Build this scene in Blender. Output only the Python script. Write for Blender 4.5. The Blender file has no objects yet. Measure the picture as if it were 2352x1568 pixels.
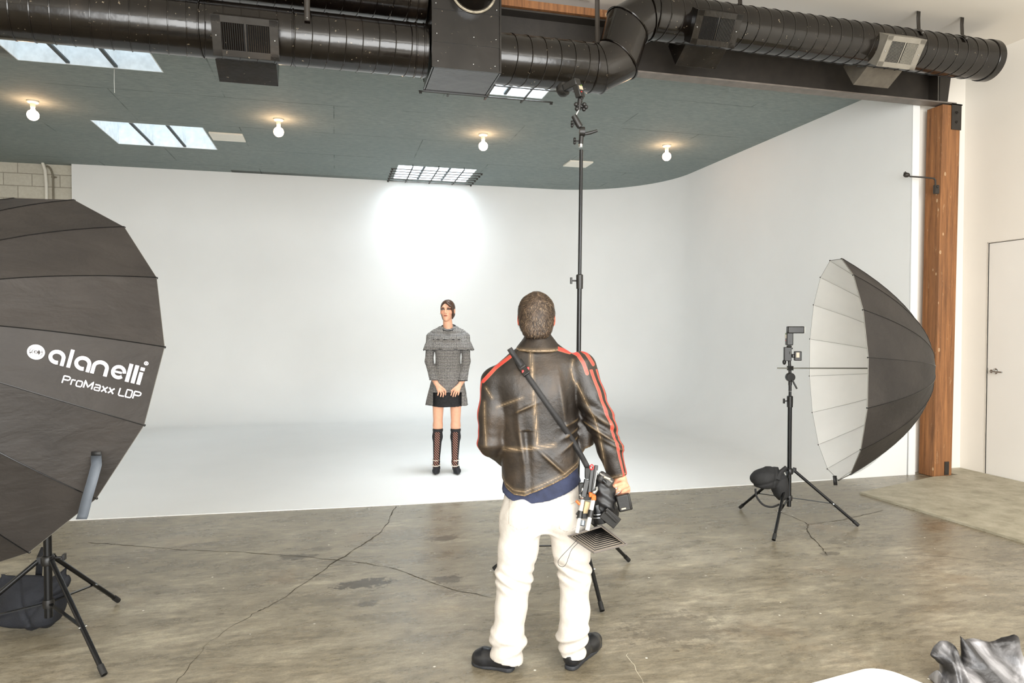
import bpy, bmesh, math, random
import numpy as np
from mathutils import Vector, Matrix, Euler
random.seed(7)
SC = bpy.context.scene
COL = SC.collection
V = Vector
PI = math.pi
# ------------------------------------------------------------------ camera
FPX, EYE = 1568.0, 1.6
TILT, YAW = math.atan(36/FPX), math.atan(406/FPX)
cam_data = bpy.data.cameras.new('camera')
cam_data.sensor_width = 36.0
cam_data.lens = 36.0*FPX/2352
cam_data.clip_start = 0.05
cam = bpy.data.objects.new('camera', cam_data)
COL.objects.link(cam)
cam.location = (0, 0, EYE)
cam.rotation_euler = (PI/2-TILT, 0, -YAW)
SC.camera = cam
# ------------------------------------------------------------------ world, lights, exposure
SC.view_settings.view_transform = 'Standard'
SC.view_settings.look = 'None'
SC.view_settings.gamma = 1
SC.view_settings.use_curve_mapping = False
SC.view_settings.exposure = 0.76
world = bpy.data.worlds.new('World')
SC.world = world
world.use_nodes = True
wn = world.node_tree.nodes['Background']
wn.inputs[0].default_value = (0.72, 0.87, 1.0, 1)
wn.inputs[1].default_value = 0.62

def area(name, loc, rot, sx, sy, power, color=(1, 1, 1), spread=PI):
    l = bpy.data.lights.new(name, 'AREA'); l.shape = 'RECTANGLE'; l.size = sx; l.size_y = sy
    l.energy = power; l.color = color; l.spread = spread
    o = bpy.data.objects.new(name, l); COL.objects.link(o); o.location = loc; o.rotation_euler = rot
    return o
# daylight coming in through the wide shop front behind the camera, and down the four skylights
area('daylight_shop_front', (0.6, -3.6, 2.0), (PI/2+.22, 0, 0), 9.0, 3.6, 640, (1.0, 0.985, 0.95))
area('overhead_fill_front', (1.5, -0.9, 4.46), (0, 0, 0), 6.0, 1.6, 150, (1.0, 0.985, 0.95))  # unseen overhead fill lamp; the front ceiling has no skylight here
SKY = [(-3.01, -1.715, 6.5, 7.80), (-3.0, -1.69, 9.84, 11.0), (1.02, 2.31, 11.32, 12.36), (1.02, 2.32, 6.4, 7.6)]
SKY_H = 0.8
def sky_h(y0): return 0.42 if y0 > 11 else SKY_H      # the rear well is shallower
for (x0, x1, y0, y1), pw in zip(SKY, (8, 8, 46, 50)):
    area('daylight_skylight', ((x0+x1)/2, (y0+y1)/2, 4.22+sky_h(y0)-0.03), (0, 0, 0), x1-x0-.02, y1-y0-.02, pw, (0.86, 0.94, 1.0), 2.7 if y0 > 11 else 1.75)

# ------------------------------------------------------------------ helpers
def at(px, py, **k):
    """point of the place seen at a pixel of the photograph, on the plane x=, y= or z="""
    d = V((px-1176, FPX, 784-py))
    c, s = math.cos(-TILT), math.sin(-TILT)
    d = V((d.x, c*d.y-s*d.z, s*d.y+c*d.z))
    c, s = math.cos(-YAW), math.sin(-YAW)
    d = V((c*d.x-s*d.y, s*d.x+c*d.y, d.z))
    a, v = list(k.items())[0]
    i = 'xyz'.index(a)
    return V((0, 0, EYE)) + d*((v-(0, 0, EYE)[i])/d[i])

def srgb(h):
    if isinstance(h, str):
        h = [int(h[i:i+2], 16)/255 for i in (0, 2, 4)]
    return tuple(c/12.92 if c <= .04045 else ((c+.055)/1.055)**2.4 for c in h)

class NT:
    def __init__(s, name):
        s.m = bpy.data.materials.new(name); s.m.use_nodes = True
        s.t = s.m.node_tree; s.b = s.t.nodes['Principled BSDF']; s.out = s.t.nodes['Material Output']
    def n(s, typ, ins=None, **props):
        nd = s.t.nodes.new(typ)
        for k, v in props.items(): setattr(nd, k, v)
        for k, v in (ins or {}).items():
            if isinstance(v, bpy.types.NodeSocket): s.t.links.new(v, nd.inputs[k])
            else: nd.inputs[k].default_value = v
        return nd
    def l(s, a, b): s.t.links.new(a, b)
    def co(s, scale=(1, 1, 1)):
        c = s.n('ShaderNodeTexCoord'); mp = s.n('ShaderNodeMapping', {'Vector': c.outputs['Object'], 'Scale': scale}); return mp.outputs[0]
    def noise(s, scale, detail=4, rough=.55, vec=None, dist=0):
        return s.n('ShaderNodeTexNoise', {'Vector': vec if vec is not None else s.co(), 'Scale': scale, 'Detail': detail, 'Roughness': rough, 'Distortion': dist}).outputs['Fac']
    def ramp(s, fac, stops):
        r = s.n('ShaderNodeValToRGB', {'Fac': fac}); e = r.color_ramp.elements
        while len(e) < len(stops): e.new(.5)
        for el, (p, c) in zip(e, stops):
            el.position = p; el.color = (*c, 1) if len(c) == 3 else c
        return r.outputs['Color']
    def mix(s, fac, a, b, mode='MIX'):
        nd = s.n('ShaderNodeMix', data_type='RGBA', blend_type=mode)
        for idx, v in ((0, fac), (6, a), (7, b)):
            if isinstance(v, bpy.types.NodeSocket): s.l(v, nd.inputs[idx])
            elif idx == 0: nd.inputs[0].default_value = v
            else: nd.inputs[idx].default_value = (*v, 1) if len(v) == 3 else v
        return nd.outputs[2]
    def math(s, op, a, b=0.0, c=None, clamp=False):
        nd = s.n('ShaderNodeMath', operation=op, use_clamp=clamp)
        for i, v in enumerate((a, b) if c is None else (a, b, c)):
            if isinstance(v, bpy.types.NodeSocket): s.l(v, nd.inputs[i])
            else: nd.inputs[i].default_value = v
        return nd.outputs[0]
    def mr(s, v, a, b, c=0.0, d=1.0):
        return s.n('ShaderNodeMapRange', {'Value': v, 'From Min': a, 'From Max': b, 'To Min': c, 'To Max': d}).outputs[0]
    def attr(s, name): return s.n('ShaderNodeAttribute', attribute_name=name).outputs['Fac']
    def bump(s, h, strength=.3, dist=.01):
        bp = s.n('ShaderNodeBump', {'Height': h, 'Strength': strength, 'Distance': dist}); s.l(bp.outputs[0], s.b.inputs['Normal']); return bp
    def set(s, **k):
        for a, v in k.items():
            i = s.b.inputs[{'color': 'Base Color', 'rough': 'Roughness', 'metal': 'Metallic', 'spec': 'Specular IOR Level', 'sheen': 'Sheen Weight', 'coat': 'Coat Weight', 'emit': 'Emission Color', 'emits': 'Emission Strength', 'trans': 'Transmission Weight', 'ior': 'IOR', 'sss': 'Subsurface Weight', 'aniso': 'Anisotropic'}[a]]
            if isinstance(v, bpy.types.NodeSocket): s.l(v, i)
            elif a in ('color', 'emit'): i.default_value = (*v, 1)
            else: i.default_value = v
        return s

def M(name, col, rough=.5, metal=0., var=.12, vs=12, bump=0., bs=60, **k):
    """plain material with a little procedural mottling"""
    t = NT(name); c = srgb(col) if isinstance(col, str) else col
    f = t.noise(vs)
    d = tuple(max(0, x*(1-var)) for x in c); u = tuple(min(1, x*(1+var)) for x in c)
    t.set(color=t.ramp(f, [(.3, d), (.7, u)]), rough=rough, metal=metal, **k)
    if bump: t.bump(t.noise(bs, 3), bump, .004)
    return t.m

def spline(P, n=6):
    P = [V(p) for p in P]; out = []
    for i in range(len(P)-1):
        a, b, c, d = P[max(i-1, 0)], P[i], P[i+1], P[min(i+2, len(P)-1)]
        for k in range(n):
            t = k/n; out.append(.5*((2*b)+(c-a)*t+(2*a-5*b+4*c-d)*t*t+(3*b-a-3*c+d)*t**3))
    return out+[P[-1]]
def smooth(me, angle=40):
    for p in me.polygons: p.use_smooth = True
    me.set_sharp_from_angle(angle=math.radians(angle))

def frame_from(d):
    d = V(d).normalized()
    up = V((0, 0, 1)) if abs(d.z) < .95 else V((0, 1, 0))
    u = d.cross(up).normalized(); v = u.cross(d).normalized()
    return u, v, d

class MB:
    def __init__(s): s.v = []; s.f = []; s.mi = []; s.cur = 0; s.T = Matrix.Identity(4)
    def add(s, vs, fs):
        o = len(s.v); s.v += [s.T @ V(p) for p in vs]
        for f in fs: s.f.append([i+o for i in f]); s.mi.append(s.cur)
        return s
    def box(s, c, size, R=None, taper=None):
        x, y, z = [q/2 for q in size]; R = R or Matrix.Identity(3); c = V(c)
        vs = []
        for k in (-1, 1):
            t = taper if (taper and k > 0) else 1
            for i, j in ((-1, -1), (1, -1), (1, 1), (-1, 1)): vs.append(c+R @ V((i*x*t, j*y*t, k*z)))
        return s.add(vs, [(3, 2, 1, 0), (4, 5, 6, 7), (0, 1, 5, 4), (1, 2, 6, 5), (2, 3, 7, 6), (3, 0, 4, 7)])
    def b2(s, a, b):  # box from corners
        a = V(a); b = V(b); return s.box((a+b)/2, [abs(q) for q in (b-a)])
    def tube(s, pts, r, n=12, caps=True, closed=False):
        pts = [V(p) for p in pts]; rs = r if isinstance(r, (list, tuple)) else [r]*len(pts)
        N = len(pts); vs = []; fs = []
        t0 = (pts[1]-pts[0]).normalized(); u, v, _ = frame_from(t0)
        for i, p in enumerate(pts):
            if closed: t = (pts[(i+1) % N]-pts[i-1]).normalized()
            elif i == 0: t = t0
            elif i == N-1: t = (pts[-1]-pts[-2]).normalized()
            else:
                t = ((pts[i+1]-p).normalized()+(p-pts[i-1]).normalized())
                t = t.normalized() if t.length > 1e-6 else (pts[i+1]-p).normalized()
            u = (u-t*u.dot(t)).normalized(); v = t.cross(u)
            k = 1.0
            if 0 < i < N-1 and not closed:
                cs = max(.3, (pts[i+1]-p).normalized().dot(t)); k = 1/cs
            for j in range(n):
                a = 2*PI*j/n
                d = u*math.cos(a)+v*math.sin(a)
                if k != 1.0:
                    m = ((pts[i+1]-p).normalized()-(p-pts[i-1]).normalized())
                    if m.length > 1e-5:
                        m.normalize(); d = d+m*(d.dot(m)*(k-1))
                vs.append(p+d*rs[i])
        R = N if closed else N-1
        for i in range(R):
            for j in range(n):
                a = i*n+j; b = i*n+(j+1) % n; c = ((i+1) % N)*n+(j+1) % n; d = ((i+1) % N)*n+j
                fs.append((a, b, c, d))
        if caps and not closed:
            fs.append(tuple(range(n))[::-1]); fs.append(tuple((N-1)*n+j for j in range(n)))
        return s.add(vs, fs)
    def bar(s, a, b, w, h, up=None):  # rectangular bar
        a = V(a); b = V(b); d = (b-a)
        L = d.length; d.normalize()
        if up is None: u, v, _ = frame_from(d)
        else: u = d.cross(V(up)).normalized(); v = u.cross(d)
        R = Matrix((u, v, d)).transposed()
        return s.box((a+b)/2, (w, h, L), R)
    def lathe(s, prof, c=(0, 0, 0), axis=(0, 0, 1), n=24):
        u, v, d = frame_from(axis); c = V(c); vs = []; fs = []
        if V(axis).normalized().z > .95: u, v = V((1, 0, 0)), V((0, 1, 0))
        for r, z in prof:
            for j in range(n):
                a = 2*PI*j/n; vs.append(c+d*z+(u*math.cos(a)+v*math.sin(a))*max(r, 1e-5))
        for i in range(len(prof)-1):
            for j in range(n): fs.append((i*n+j, i*n+(j+1) % n, (i+1)*n+(j+1) % n, (i+1)*n+j))
        fs.append(tuple(range(n))[::-1]); fs.append(tuple((len(prof)-1)*n+j for j in range(n)))
        return s.add(vs, fs)
    def ball(s, c, r, n=12, m=8, R=None):
        rr = r if hasattr(r, '__len__') else (r, r, r); R = R or Matrix.Identity(3)
        vs = []; fs = []
        for i in range(m+1):
            th = PI*i/m
            for j in range(n):
                a = 2*PI*j/n
                vs.append(V(c)+R @ V((rr[0]*math.sin(th)*math.cos(a), rr[1]*math.sin(th)*math.sin(a), rr[2]*math.cos(th))))
        for i in range(m):
            for j in range(n): fs.append((i*n+j, (i+1)*n+j, (i+1)*n+(j+1) % n, i*n+(j+1) % n))
        return s.add(vs, fs)
    def prism(s, poly, h, O=(0, 0, 0), X=(1, 0, 0), Y=(0, 1, 0)):
        X = V(X); Y = V(Y); Z = X.cross(Y).normalized(); O = V(O); n = len(poly)
        vs = [O+X*a+Y*b for a, b in poly]+[O+X*a+Y*b+Z*h for a, b in poly]
        fs = [tuple(range(n))[::-1], tuple(range(n, 2*n))]+[(i, (i+1) % n, n+(i+1) % n, n+i) for i in range(n)]
        return s.add(vs, fs)
    def build(s, name, mats, parent=None, angle=40, bevel=0, kind=None, recalc=True, loc=None):
        me = bpy.data.meshes.new(name)
        vs = s.v
        if loc is not None: vs = [p-V(loc) for p in s.v]
        me.from_pydata([tuple(p) for p in vs], [], s.f)
        for m in (mats if isinstance(mats, (list, tuple)) else [mats]): me.materials.append(m)
        for p, i in zip(me.polygons, s.mi): p.material_index = i
        if recalc:
            bm = bmesh.new(); bm.from_mesh(me)
            bmesh.ops.remove_doubles(bm, verts=bm.verts, dist=1e-6)
            bmesh.ops.recalc_face_normals(bm, faces=bm.faces); bm.to_mesh(me); bm.free()
        smooth(me, angle)
        o = bpy.data.objects.new(name, me); COL.objects.link(o)
        if loc is not None: o.location = loc
        if parent: o.parent = parent
        if kind: o['kind'] = kind
        if bevel:
            b = o.modifiers.new('bevel', 'BEVEL'); b.width = bevel; b.segments = 2; b.limit_method = 'ANGLE'; b.angle_limit = math.radians(40)
        return o

def tag(o, label, cat, group=None):
    o['label'] = label; o['category'] = cat
    if group: o['group'] = group
    return o
def thing(name, label, cat, loc=(0, 0, 0), rz=0, group=None):
    o = bpy.data.objects.new(name, None); COL.objects.link(o); o.location = loc; o.rotation_euler = (0, 0, rz)
    o.empty_display_size = .1
    return tag(o, label, cat, group)
def copy_tree(o, parent=None):
    c = o.copy(); COL.objects.link(c); c.parent = parent
    for ch in list(o.children):
        copy_tree(ch, c)
    return c

# ------------------------------------------------------------------ materials
def mat_floor():
    t = NT('polished_concrete'); v = t.co()
    rot = t.n('ShaderNodeMapping', {'Vector': v, 'Rotation': (0, 0, .32), 'Scale': (.42, 1.15, 1)}).outputs[0]
    a = t.noise(.7, 5, .6, v, .5); b = t.noise(3.2, 10, .74, rot, .35); c = t.noise(19, 8, .78, rot, .2); e = t.noise(90, 4, .8, v)
    col = t.ramp(b, [(.30, srgb('5f5748')), (.44, srgb('7a7261')), (.55, srgb('8e8675')), (.66, srgb('a59e8b')), (.8, srgb('b4ad9b'))])
    col = t.mix(t.mr(a, .36, .60, .6, 0), col, srgb('706857')); col = t.mix(t.mr(a, .55, .72, 0, .35), col, srgb('b4aea0'))
    col = t.mix(.42, col, t.ramp(c, [(.34, (.08, .07, .05)), (.5, (.5, .5, .5)), (.66, (.92, .9, .86))]), 'OVERLAY')
    col = t.mix(.16, col, t.ramp(e, [(.35, (.1, .1, .1)), (.65, (.9, .9, .9))]), 'OVERLAY')
    col = t.mix(t.mr(t.noise(1.5, 4, .6, v, .4), .58, .70, 0, .22), col, srgb('8a6f50'))
    # oily stains with shapes of their own
    for (x, y, rx, ry, am) in [(.174, 4.30, .20, .085, .85), (.683, 4.24, .10, .08, .65), (.786, 5.08, .13, .07, .6), (.186, 3.98, .07, .04, .6), (-.27, 4.92, .14, .07, .7), (3.35, 4.05, .10, .035, .6), (-.1, 5.05, .08, .05, .5), (1.75, 3.25, .30, .2, .35)]:
        mp = t.n('ShaderNodeVectorMath', {0: v, 1: (-x, -y, 0)}, operation='ADD')
        m2 = t.n('ShaderNodeVectorMath', {0: mp.outputs[0], 1: (1/rx, 1/ry, 0)}, operation='MULTIPLY')
        ln = t.n('ShaderNodeVectorMath', {0: m2.outputs[0]}, operation='LENGTH').outputs['Value']
        ln = t.math('ADD', ln, t.mr(t.noise(17, 5, .7, v), .25, .75, -.8, .8))
        col = t.mix(t.mr(ln, .95, .75, 0, am), col, srgb('3a3226'))
    # small dark blots and pale paint flecks
    sp = t.n('ShaderNodeTexVoronoi', {'Vector': v, 'Scale': 3.1, 'Randomness': 1}).outputs['Distance']
    bl = t.math('MULTIPLY', t.mr(t.math('ADD', sp, t.mr(t.noise(40, 3), .3, .7, -.03, .03)), .075, .055), t.mr(t.noise(.9, 2), .46, .52), clamp=True)
    col = t.mix(t.math('MULTIPLY', bl, .65), col, srgb('52493a'))
    s1 = t.n('ShaderNodeTexVoronoi', {'Vector': v, 'Scale': 7.5, 'Randomness': 1}).outputs['Distance']
    col = t.mix(t.math('MULTIPLY', t.mr(s1, .055, .04), t.mr(t.noise(1.3, 2), .42, .5), clamp=True), col, srgb('e6e2d6'))
    t.set(color=col, rough=t.mr(b, .3, .7, .20, .40), spec=.5)
    t.bump(t.math('ADD', t.noise(22, 8, .7, v), t.math('MULTIPLY', c, .5)), .12, .01)
    return t.m
def mat_white_paint(name, c, r=.55, b=.06):
    t = NT(name); t.set(color=t.ramp(t.noise(1.1, 3), [(.3, tuple(x*.965 for x in srgb(c))), (.7, srgb(c))]), rough=r)
    t.bump(t.noise(45, 4), b, .004); return t.m
def mat_ceiling():
    t = NT('blue_grey_felt_ceiling'); v = t.co((.45, 1.6, 1))
    n1 = t.noise(24, 6, .75, v); n2 = t.noise(.6, 3)
    col = t.ramp(n1, [(.3, srgb('767e7c')), (.55, srgb('89918e')), (.75, srgb('98a09c'))])
    col = t.mix(t.mr(n2, .4, .6, 0, .25), col, srgb('747f7f'))
    br = t.n('ShaderNodeTexBrick', {'Vector': t.co(), 'Scale': 1.0, 'Mortar Size': .008, 'Mortar Smooth': .2, 'Brick Width': 2.42, 'Row Height': 1.21, 'Color1': (0, 0, 0, 1), 'Color2': (0, 0, 0, 1), 'Mortar': (1, 1, 1, 1)}, offset=.5)
    seam = t.math('MULTIPLY', br.outputs['Color'], t.mr(t.noise(1.7, 3), .44, .6), clamp=True)
    col = t.mix(t.math('MULTIPLY', seam, .6), col, srgb('3b4143'))
    t.set(color=col, rough=.85, spec=.25); t.bump(n1, .35, .006); return t.m
def mat_block():
    t = NT('painted_block_wall'); c = t.n('ShaderNodeTexCoord').outputs['Object']
    sx = t.n('ShaderNodeSeparateXYZ', {0: c}); cb = t.n('ShaderNodeCombineXYZ', {0: sx.outputs[0], 1: sx.outputs[2], 2: 0.0})
    sh = t.n('ShaderNodeVectorMath', {0: cb.outputs[0], 1: (.13, .145, 0)}, operation='ADD').outputs[0]
    br = t.n('ShaderNodeTexBrick', {'Vector': sh, 'Scale': 1.0, 'Mortar Size': .007, 'Mortar Smooth': .3, 'Brick Width': .4, 'Row Height': .2, 'Color1': (*srgb('ccc7b8'), 1), 'Color2': (*srgb('c3beb0'), 1), 'Mortar': (*srgb('9c9587'), 1)})
    t.set(color=t.mix(.1, br.outputs['Color'], t.ramp(t.noise(30, 5), [(.3, (.1, .1, .1)), (.7, (.9, .9, .9))]), 'OVERLAY'), rough=.7)
    t.bump(t.math('SUBTRACT', 1.0, br.outputs['Fac']), .6, .008); return t.m
def mat_wood():
    t = NT('old_fir_timber'); v = t.co((1, 1, .045))
    n1 = t.noise(26, 9, .78, v, .3); n2 = t.noise(4, 4, .6, t.co((1, 1, .25)))
    col = t.ramp(n1, [(.3, srgb('4f321a')), (.46, srgb('825633')), (.6, srgb('a06c40')), (.75, srgb('b58458'))])
    col = t.mix(t.mr(n2, .42, .62, 0, .4), col, srgb('7d5433'))
    sp = t.n('ShaderNodeTexVoronoi', {'Vector': t.co((1, 1, .55)), 'Scale': 9}).outputs['Distance']
    col = t.mix(t.mr(sp, .12, .06, 0, .75), col, srgb('dcbf98')); col = t.mix(t.mr(sp, .05, .03, 0, .8), col, srgb('4b2f18'))
    col = t.mix(t.mr(t.noise(16, 5, .75, t.co((1, 1, .3))), .63, .72, 0, .55), col, srgb('d9bb93'))
    t.set(color=col, rough=.65); t.bump(n1, .5, .006); return t.m
def mat_duct():
    t = NT('black_painted_sheet_metal')
    n = t.noise(3.2, 6, .6); d = t.noise(40, 3)
    col = t.ramp(n, [(.3, srgb('080605')), (.6, srgb('120d09')), (.8, srgb('261d14'))])
    col = t.mix(t.mr(d, .69, .75, 0, .6), col, srgb('9a8d78'))
    t.set(color=col, rough=t.mr(n, .3, .7, .12, .26), metal=.0, spec=.62)
    t.bump(t.noise(9, 3), .1, .02); return t.m
m_floor = mat_floor()
m_cyc = mat_white_paint('cyclorama_white', 'ebeceb', .6)
m_wall = mat_white_paint('wall_white', 'efeae1', .5)
m_ceilw = mat_white_paint('ceiling_white', 'ece6dc', .6)
m_ceil = mat_ceiling(); m_block = mat_block(); m_wood = mat_wood(); m_duct = mat_duct()
m_steel = M('black_steel_beam', '2b2621', .5, 0, .25, 8, .15)
m_steelflange = M('grey_steel_flange', '6f6760', .5, 0, .2, 8, .1)
m_black = M('black_anodised_tube', '101113', .22, .3, .2, 20)
m_plastic = M('black_plastic', '151413', .4, 0, .2, 30, .1, 90)
m_rubber = M('black_rubber', '141414', .6)
m_chrome = M('brushed_chrome', 'b9bbbb', .25, 1.0, .06)
m_white = M('white_plastic', 'e6e2d6', .45, 0, .03)
m_whitemetal = M('white_metal_rod', 'dcdad6', .35, .3, .05)
m_porcelain = M('porcelain_white', 'e4ddd0', .3, 0, .03)
m_orange = M('orange_clamp', 'e0601c', .4, 0, .1)
m_red = M('red_plastic', 'c2231f', .4)
m_lcd = M('grey_lcd_screen', 'b9ab93', .3)
m_green = M('green_indicator', '6fae2c', .4)
def mat_glass():
    t = NT('skylight_glass'); g = t.n('ShaderNodeBsdfGlossy', {'Roughness': .05}); tr = t.n('ShaderNodeBsdfTransparent', {'Color': (.93, .97, 1, 1)})
    mx = t.n('ShaderNodeMixShader', {0: .08, 1: tr.outputs[0], 2: g.outputs[0]}); t.l(mx.outputs[0], t.out.inputs[0]); return t.m
m_glass = mat_glass()
def mat_bulb():
    t = NT('glowing_bulb'); t.set(color=(1, .9, .8), emit=(1.0, .60, .34), emits=26.0); return t.m
m_bulb = mat_bulb()
# ================================================================== the setting
# floor slab with cracks let into it
fl = MB(); fl.b2((-6.6, -4, -.12), (6.9, 12.9, 0))
def crack(pts, w, mi):
    fl.cur = mi
    P = []; pts = [(p.x, p.y) for p in spline([(*p, 0) for p in pts], 4)]
    for a, b in zip(pts[:-1], pts[1:]):
        a = V((*a, 0)); b = V((*b, 0)); n = max(2, int((b-a).length/.05))
        for i in range(n): P.append(a.lerp(b, i/n)+V((random.uniform(-1, 1), random.uniform(-1, 1), 0))*.009)
    P.append(V((*pts[-1], 0)))
    vs = []; fs = []
    for i, p in enumerate(P):
        t = (P[min(i+1, len(P)-1)]-P[max(i-1, 0)]).normalized(); nn = V((-t.y, t.x, 0))
        ww = w*random.uniform(.35, 1.2)*(0.25 if i in (0, len(P)-1) else 1)
        vs += [p+nn*ww+V((0, 0, .0012)), p-nn*ww+V((0, 0, .0012))]
    for i in range(len(P)-1): fs.append((2*i, 2*i+1, 2*i+3, 2*i+2))
    fl.add(vs, fs); fl.cur = 0
m_crack = M('crack_dark', '352f22', .9); m_crackl = M('crack_light', 'cfc8b4', .9)
crack([(.515, 6.09), (.429, 5.717), (.316, 5.316), (-.009, 4.748), (-.328, 4.15), (-.433, 4.02)], .0046, 1)
crack([(-.433, 4.02), (-.62, 3.7), (-.7, 3.3)], .0015, 1)
crack([(-1.786, 5.64), (-1.064, 5.28), (-.635, 5.11), (-.009, 4.79), (.353, 4.526), (.614, 4.146), (.885, 3.888)], .0034, 1)
crack([(.997, 3.712), (1.206, 3.6), (1.448, 3.457)], .0018, 2)
crack([(3.682, 5.124), (3.707, 4.869), (3.67, 4.686), (3.553, 4.536), (3.417, 4.242), (3.313, 4.024)], .004, 1)
crack([(3.67, 4.7), (4.1, 4.75), (4.6, 4.9)], .003, 1)
crack([(1.371, 3.055), (1.332, 2.779), (1.3, 2.6)], .0018, 2)
crack([(3.9, 3.9), (4.3, 3.6), (4.35, 3.0)], .0015, 1)
fl.build('floor', [m_floor, m_crack, m_crackl], kind='structure')

# cyclorama: back wall, rounded right corner and right wall swept into the floor
def cyclorama():
    H, Y, X, XL, RP, RC, Z0 = 4.22, 12.55, 5.93, -4.12, 1.9, .95, .006
    path = [(V((XL, Y, 0)), V((0, -1, 0)))]
    n = 24
    for i in range(1, 30): path.append((V((XL+(X-RP-XL)*i/30, Y, 0)), V((0, -1, 0))))
    for i in range(n+1):
        a = PI/2*(1-i/n); path.append((V((X-RP+RP*math.cos(a), Y-RP+RP*math.sin(a), 0)), V((-math.cos(a), -math.sin(a), 0))))
    for i in range(1, 11): path.append((V((X, Y-RP-(Y-RP-5.99)*i/10, 0)), V((-1, 0, 0))))
    mb = MB(); prof = [(0, H), (0, 3.2), (0, 2.1)]+[(RC-RC*math.cos(a), Z0+RC-RC*math.sin(a)) for a in [PI/2*i/16 for i in range(17)]]
    vs = []; fs = []; K = len(prof)
    for P, nn in path:
        for d, z in prof: vs.append(P+nn*d+V((0, 0, z)))
    for i in range(len(path)-1):
        for k in range(K-1): fs.append((i*K+k, i*K+k+1, (i+1)*K+k+1, (i+1)*K+k))
    inner = [i*K+K-1 for i in range(len(path))]
    base = len(vs)
    front = [(5.93-RC, 6.0), (2.8, 6.03), (.52, 6.12), (-2.05, 6.3), (XL, 6.42)]
    for x, y in front: vs.append(V((x, y, Z0)))
    # floor sheet, split in fans for clean faces
    fs.append(tuple(inner)+tuple(base+i for i in range(len(front))))
    # raised front lip and the end of the right wall
    b2 = len(vs)
    for x, y in front: vs.append(V((x, y, 0)))
    for i in range(len(front)-1): fs.append((base+i, base+i+1, b2+i+1, b2+i))
    mb.add(vs, fs)
    # timber/plaster thickness of the end of the right wall and the left end
    e = len(path)-1; endpoly = [vs[e*K+k] for k in range(K)]
    o = len(mb.v); mb.v += [V(p) for p in endpoly]+[V((X, 6.0, 0)), V((X-RC, 6.0, 0))]
    mb.b2((X+.012, 5.99, 0), (X+.1, Y+.05, H)); mb.b2((XL+.002, Y+.012, 0), (X+.1, Y+.06, H))
    mb.f.append([o+k for k in range(K)]+[o+K+1, o+K]); mb.mi.append(0)
    o2 = mb.build('wall_back', m_cyc, kind='structure', angle=50, recalc=False)
    o2['label'] = 'white cyclorama wall with rounded corner swept into its floor'
cyclorama()
bw = MB(); bw.b2((-6.6, 12.68, 0), (6.9, 12.8, 4.6)); bw.build('wall_far', m_block, kind='structure')
lw = MB(); lw.b2((-6.7, -4, 0), (-6.6, 12.8, 4.6)); lw.build('wall_left', m_wall, kind='structure')
rw = MB()
# right wall with the door opening (door plane recess)
DX = 6.75; DY0, DY1, DZ = 4.78, 5.795, 2.48
rw.b2((DX, -4, 0), (DX+.15, DY0, 4.6)); rw.b2((DX, DY1, 0), (DX+.15, 6.3, 4.6)); rw.b2((DX, DY0, DZ), (DX+.15, DY1, 4.6))
rw.build('wall_right', m_wall, kind='structure')
rr = MB(); rr.b2((5.94, 6.1, 0), (DX, 6.2, 4.6)); rr.build('wall_right_return', m_wall, kind='structure')
# front wall either side of and above the wide shop front
fw = MB(); fw.b2((-6.7, -4.1, 0), (-4.6, -4, 4.6)); fw.b2((5.6, -4.1, 0), (6.9, -4, 4.6)); fw.b2((-4.6, -4.1, 4.0), (5.6, -4, 4.6))
fw.build('wall_front', m_wall, kind='structure')
d = MB(); d.b2((DX+.006, DY0+.003, .010), (DX+.055, DY1-.0025, DZ-.0035)); door = d.build('door_1', mat_white_paint('door_white', 'efece6', .4, .02), kind='structure', bevel=.003)
fr = MB(); fr.b2((DX-.004, DY1, 0), (DX+.05, DY1+.008, DZ+.008)); fr.b2((DX-.004, DY0, DZ), (DX+.05, DY1+.008, DZ+.008)); fr.build('door_frame', M('door_shadow_gap_trim', 'cfc9be', .5), door)
h = MB(); hy, hz = 5.70, 1.12
h.lathe([(.0, 0), (.032, 0), (.032, .008), (.02, .012), (.014, .02), (.012, .05), (.018, .055), (.018, .062), (0, .064)], (DX+.012, hy, hz), (-1, 0, 0), 20)
h.tube([(DX-.042, hy+.005, hz), (DX-.046, hy-.04, hz-.002), (DX-.043, hy-.115, hz-.004)], [.011, .0095, .009], 10)
h.b2((DX+.005, DY1-.012, hz-.03), (DX+.012, DY1-.004, hz+.03))
h.build('door_handle', m_chrome, door)
# grey ceiling with four skylight openings
def plate_with_holes(mb, x0, x1, y0, y1, z0, z1, holes):
    xs = sorted({x0, x1, *[q for h in holes for q in h[:2]]}); ys = sorted({y0, y1, *[q for h in holes for q in h[2:]]})
    for i in range(len(xs)-1):
        for j in range(len(ys)-1):
            cx, cy = (xs[i]+xs[i+1])/2, (ys[j]+ys[j+1])/2
            if not any(a < cx < b and c < cy < d for a, b, c, d in holes): mb.b2((xs[i], ys[j], z0), (xs[i+1], ys[j+1], z1))
ce = MB(); plate_with_holes(ce, -6.6, 6.03, 5.97, 12.7, 4.22, 4.3, [(a-.012, b+.012, c-.012, d+.012) for a, b, c, d in SKY])
ce.build('ceiling', m_ceil, kind='structure')
cw = MB(); cw.b2((-6.7, -4.1, 4.5), (6.9, 5.98, 4.62)); cw.build('ceiling', m_ceilw, kind='structure')
m_well = M('skylight_well_white', 'e9eef0', .6); m_rafter = M('rafter_grey', '4d5558', .7)
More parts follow.
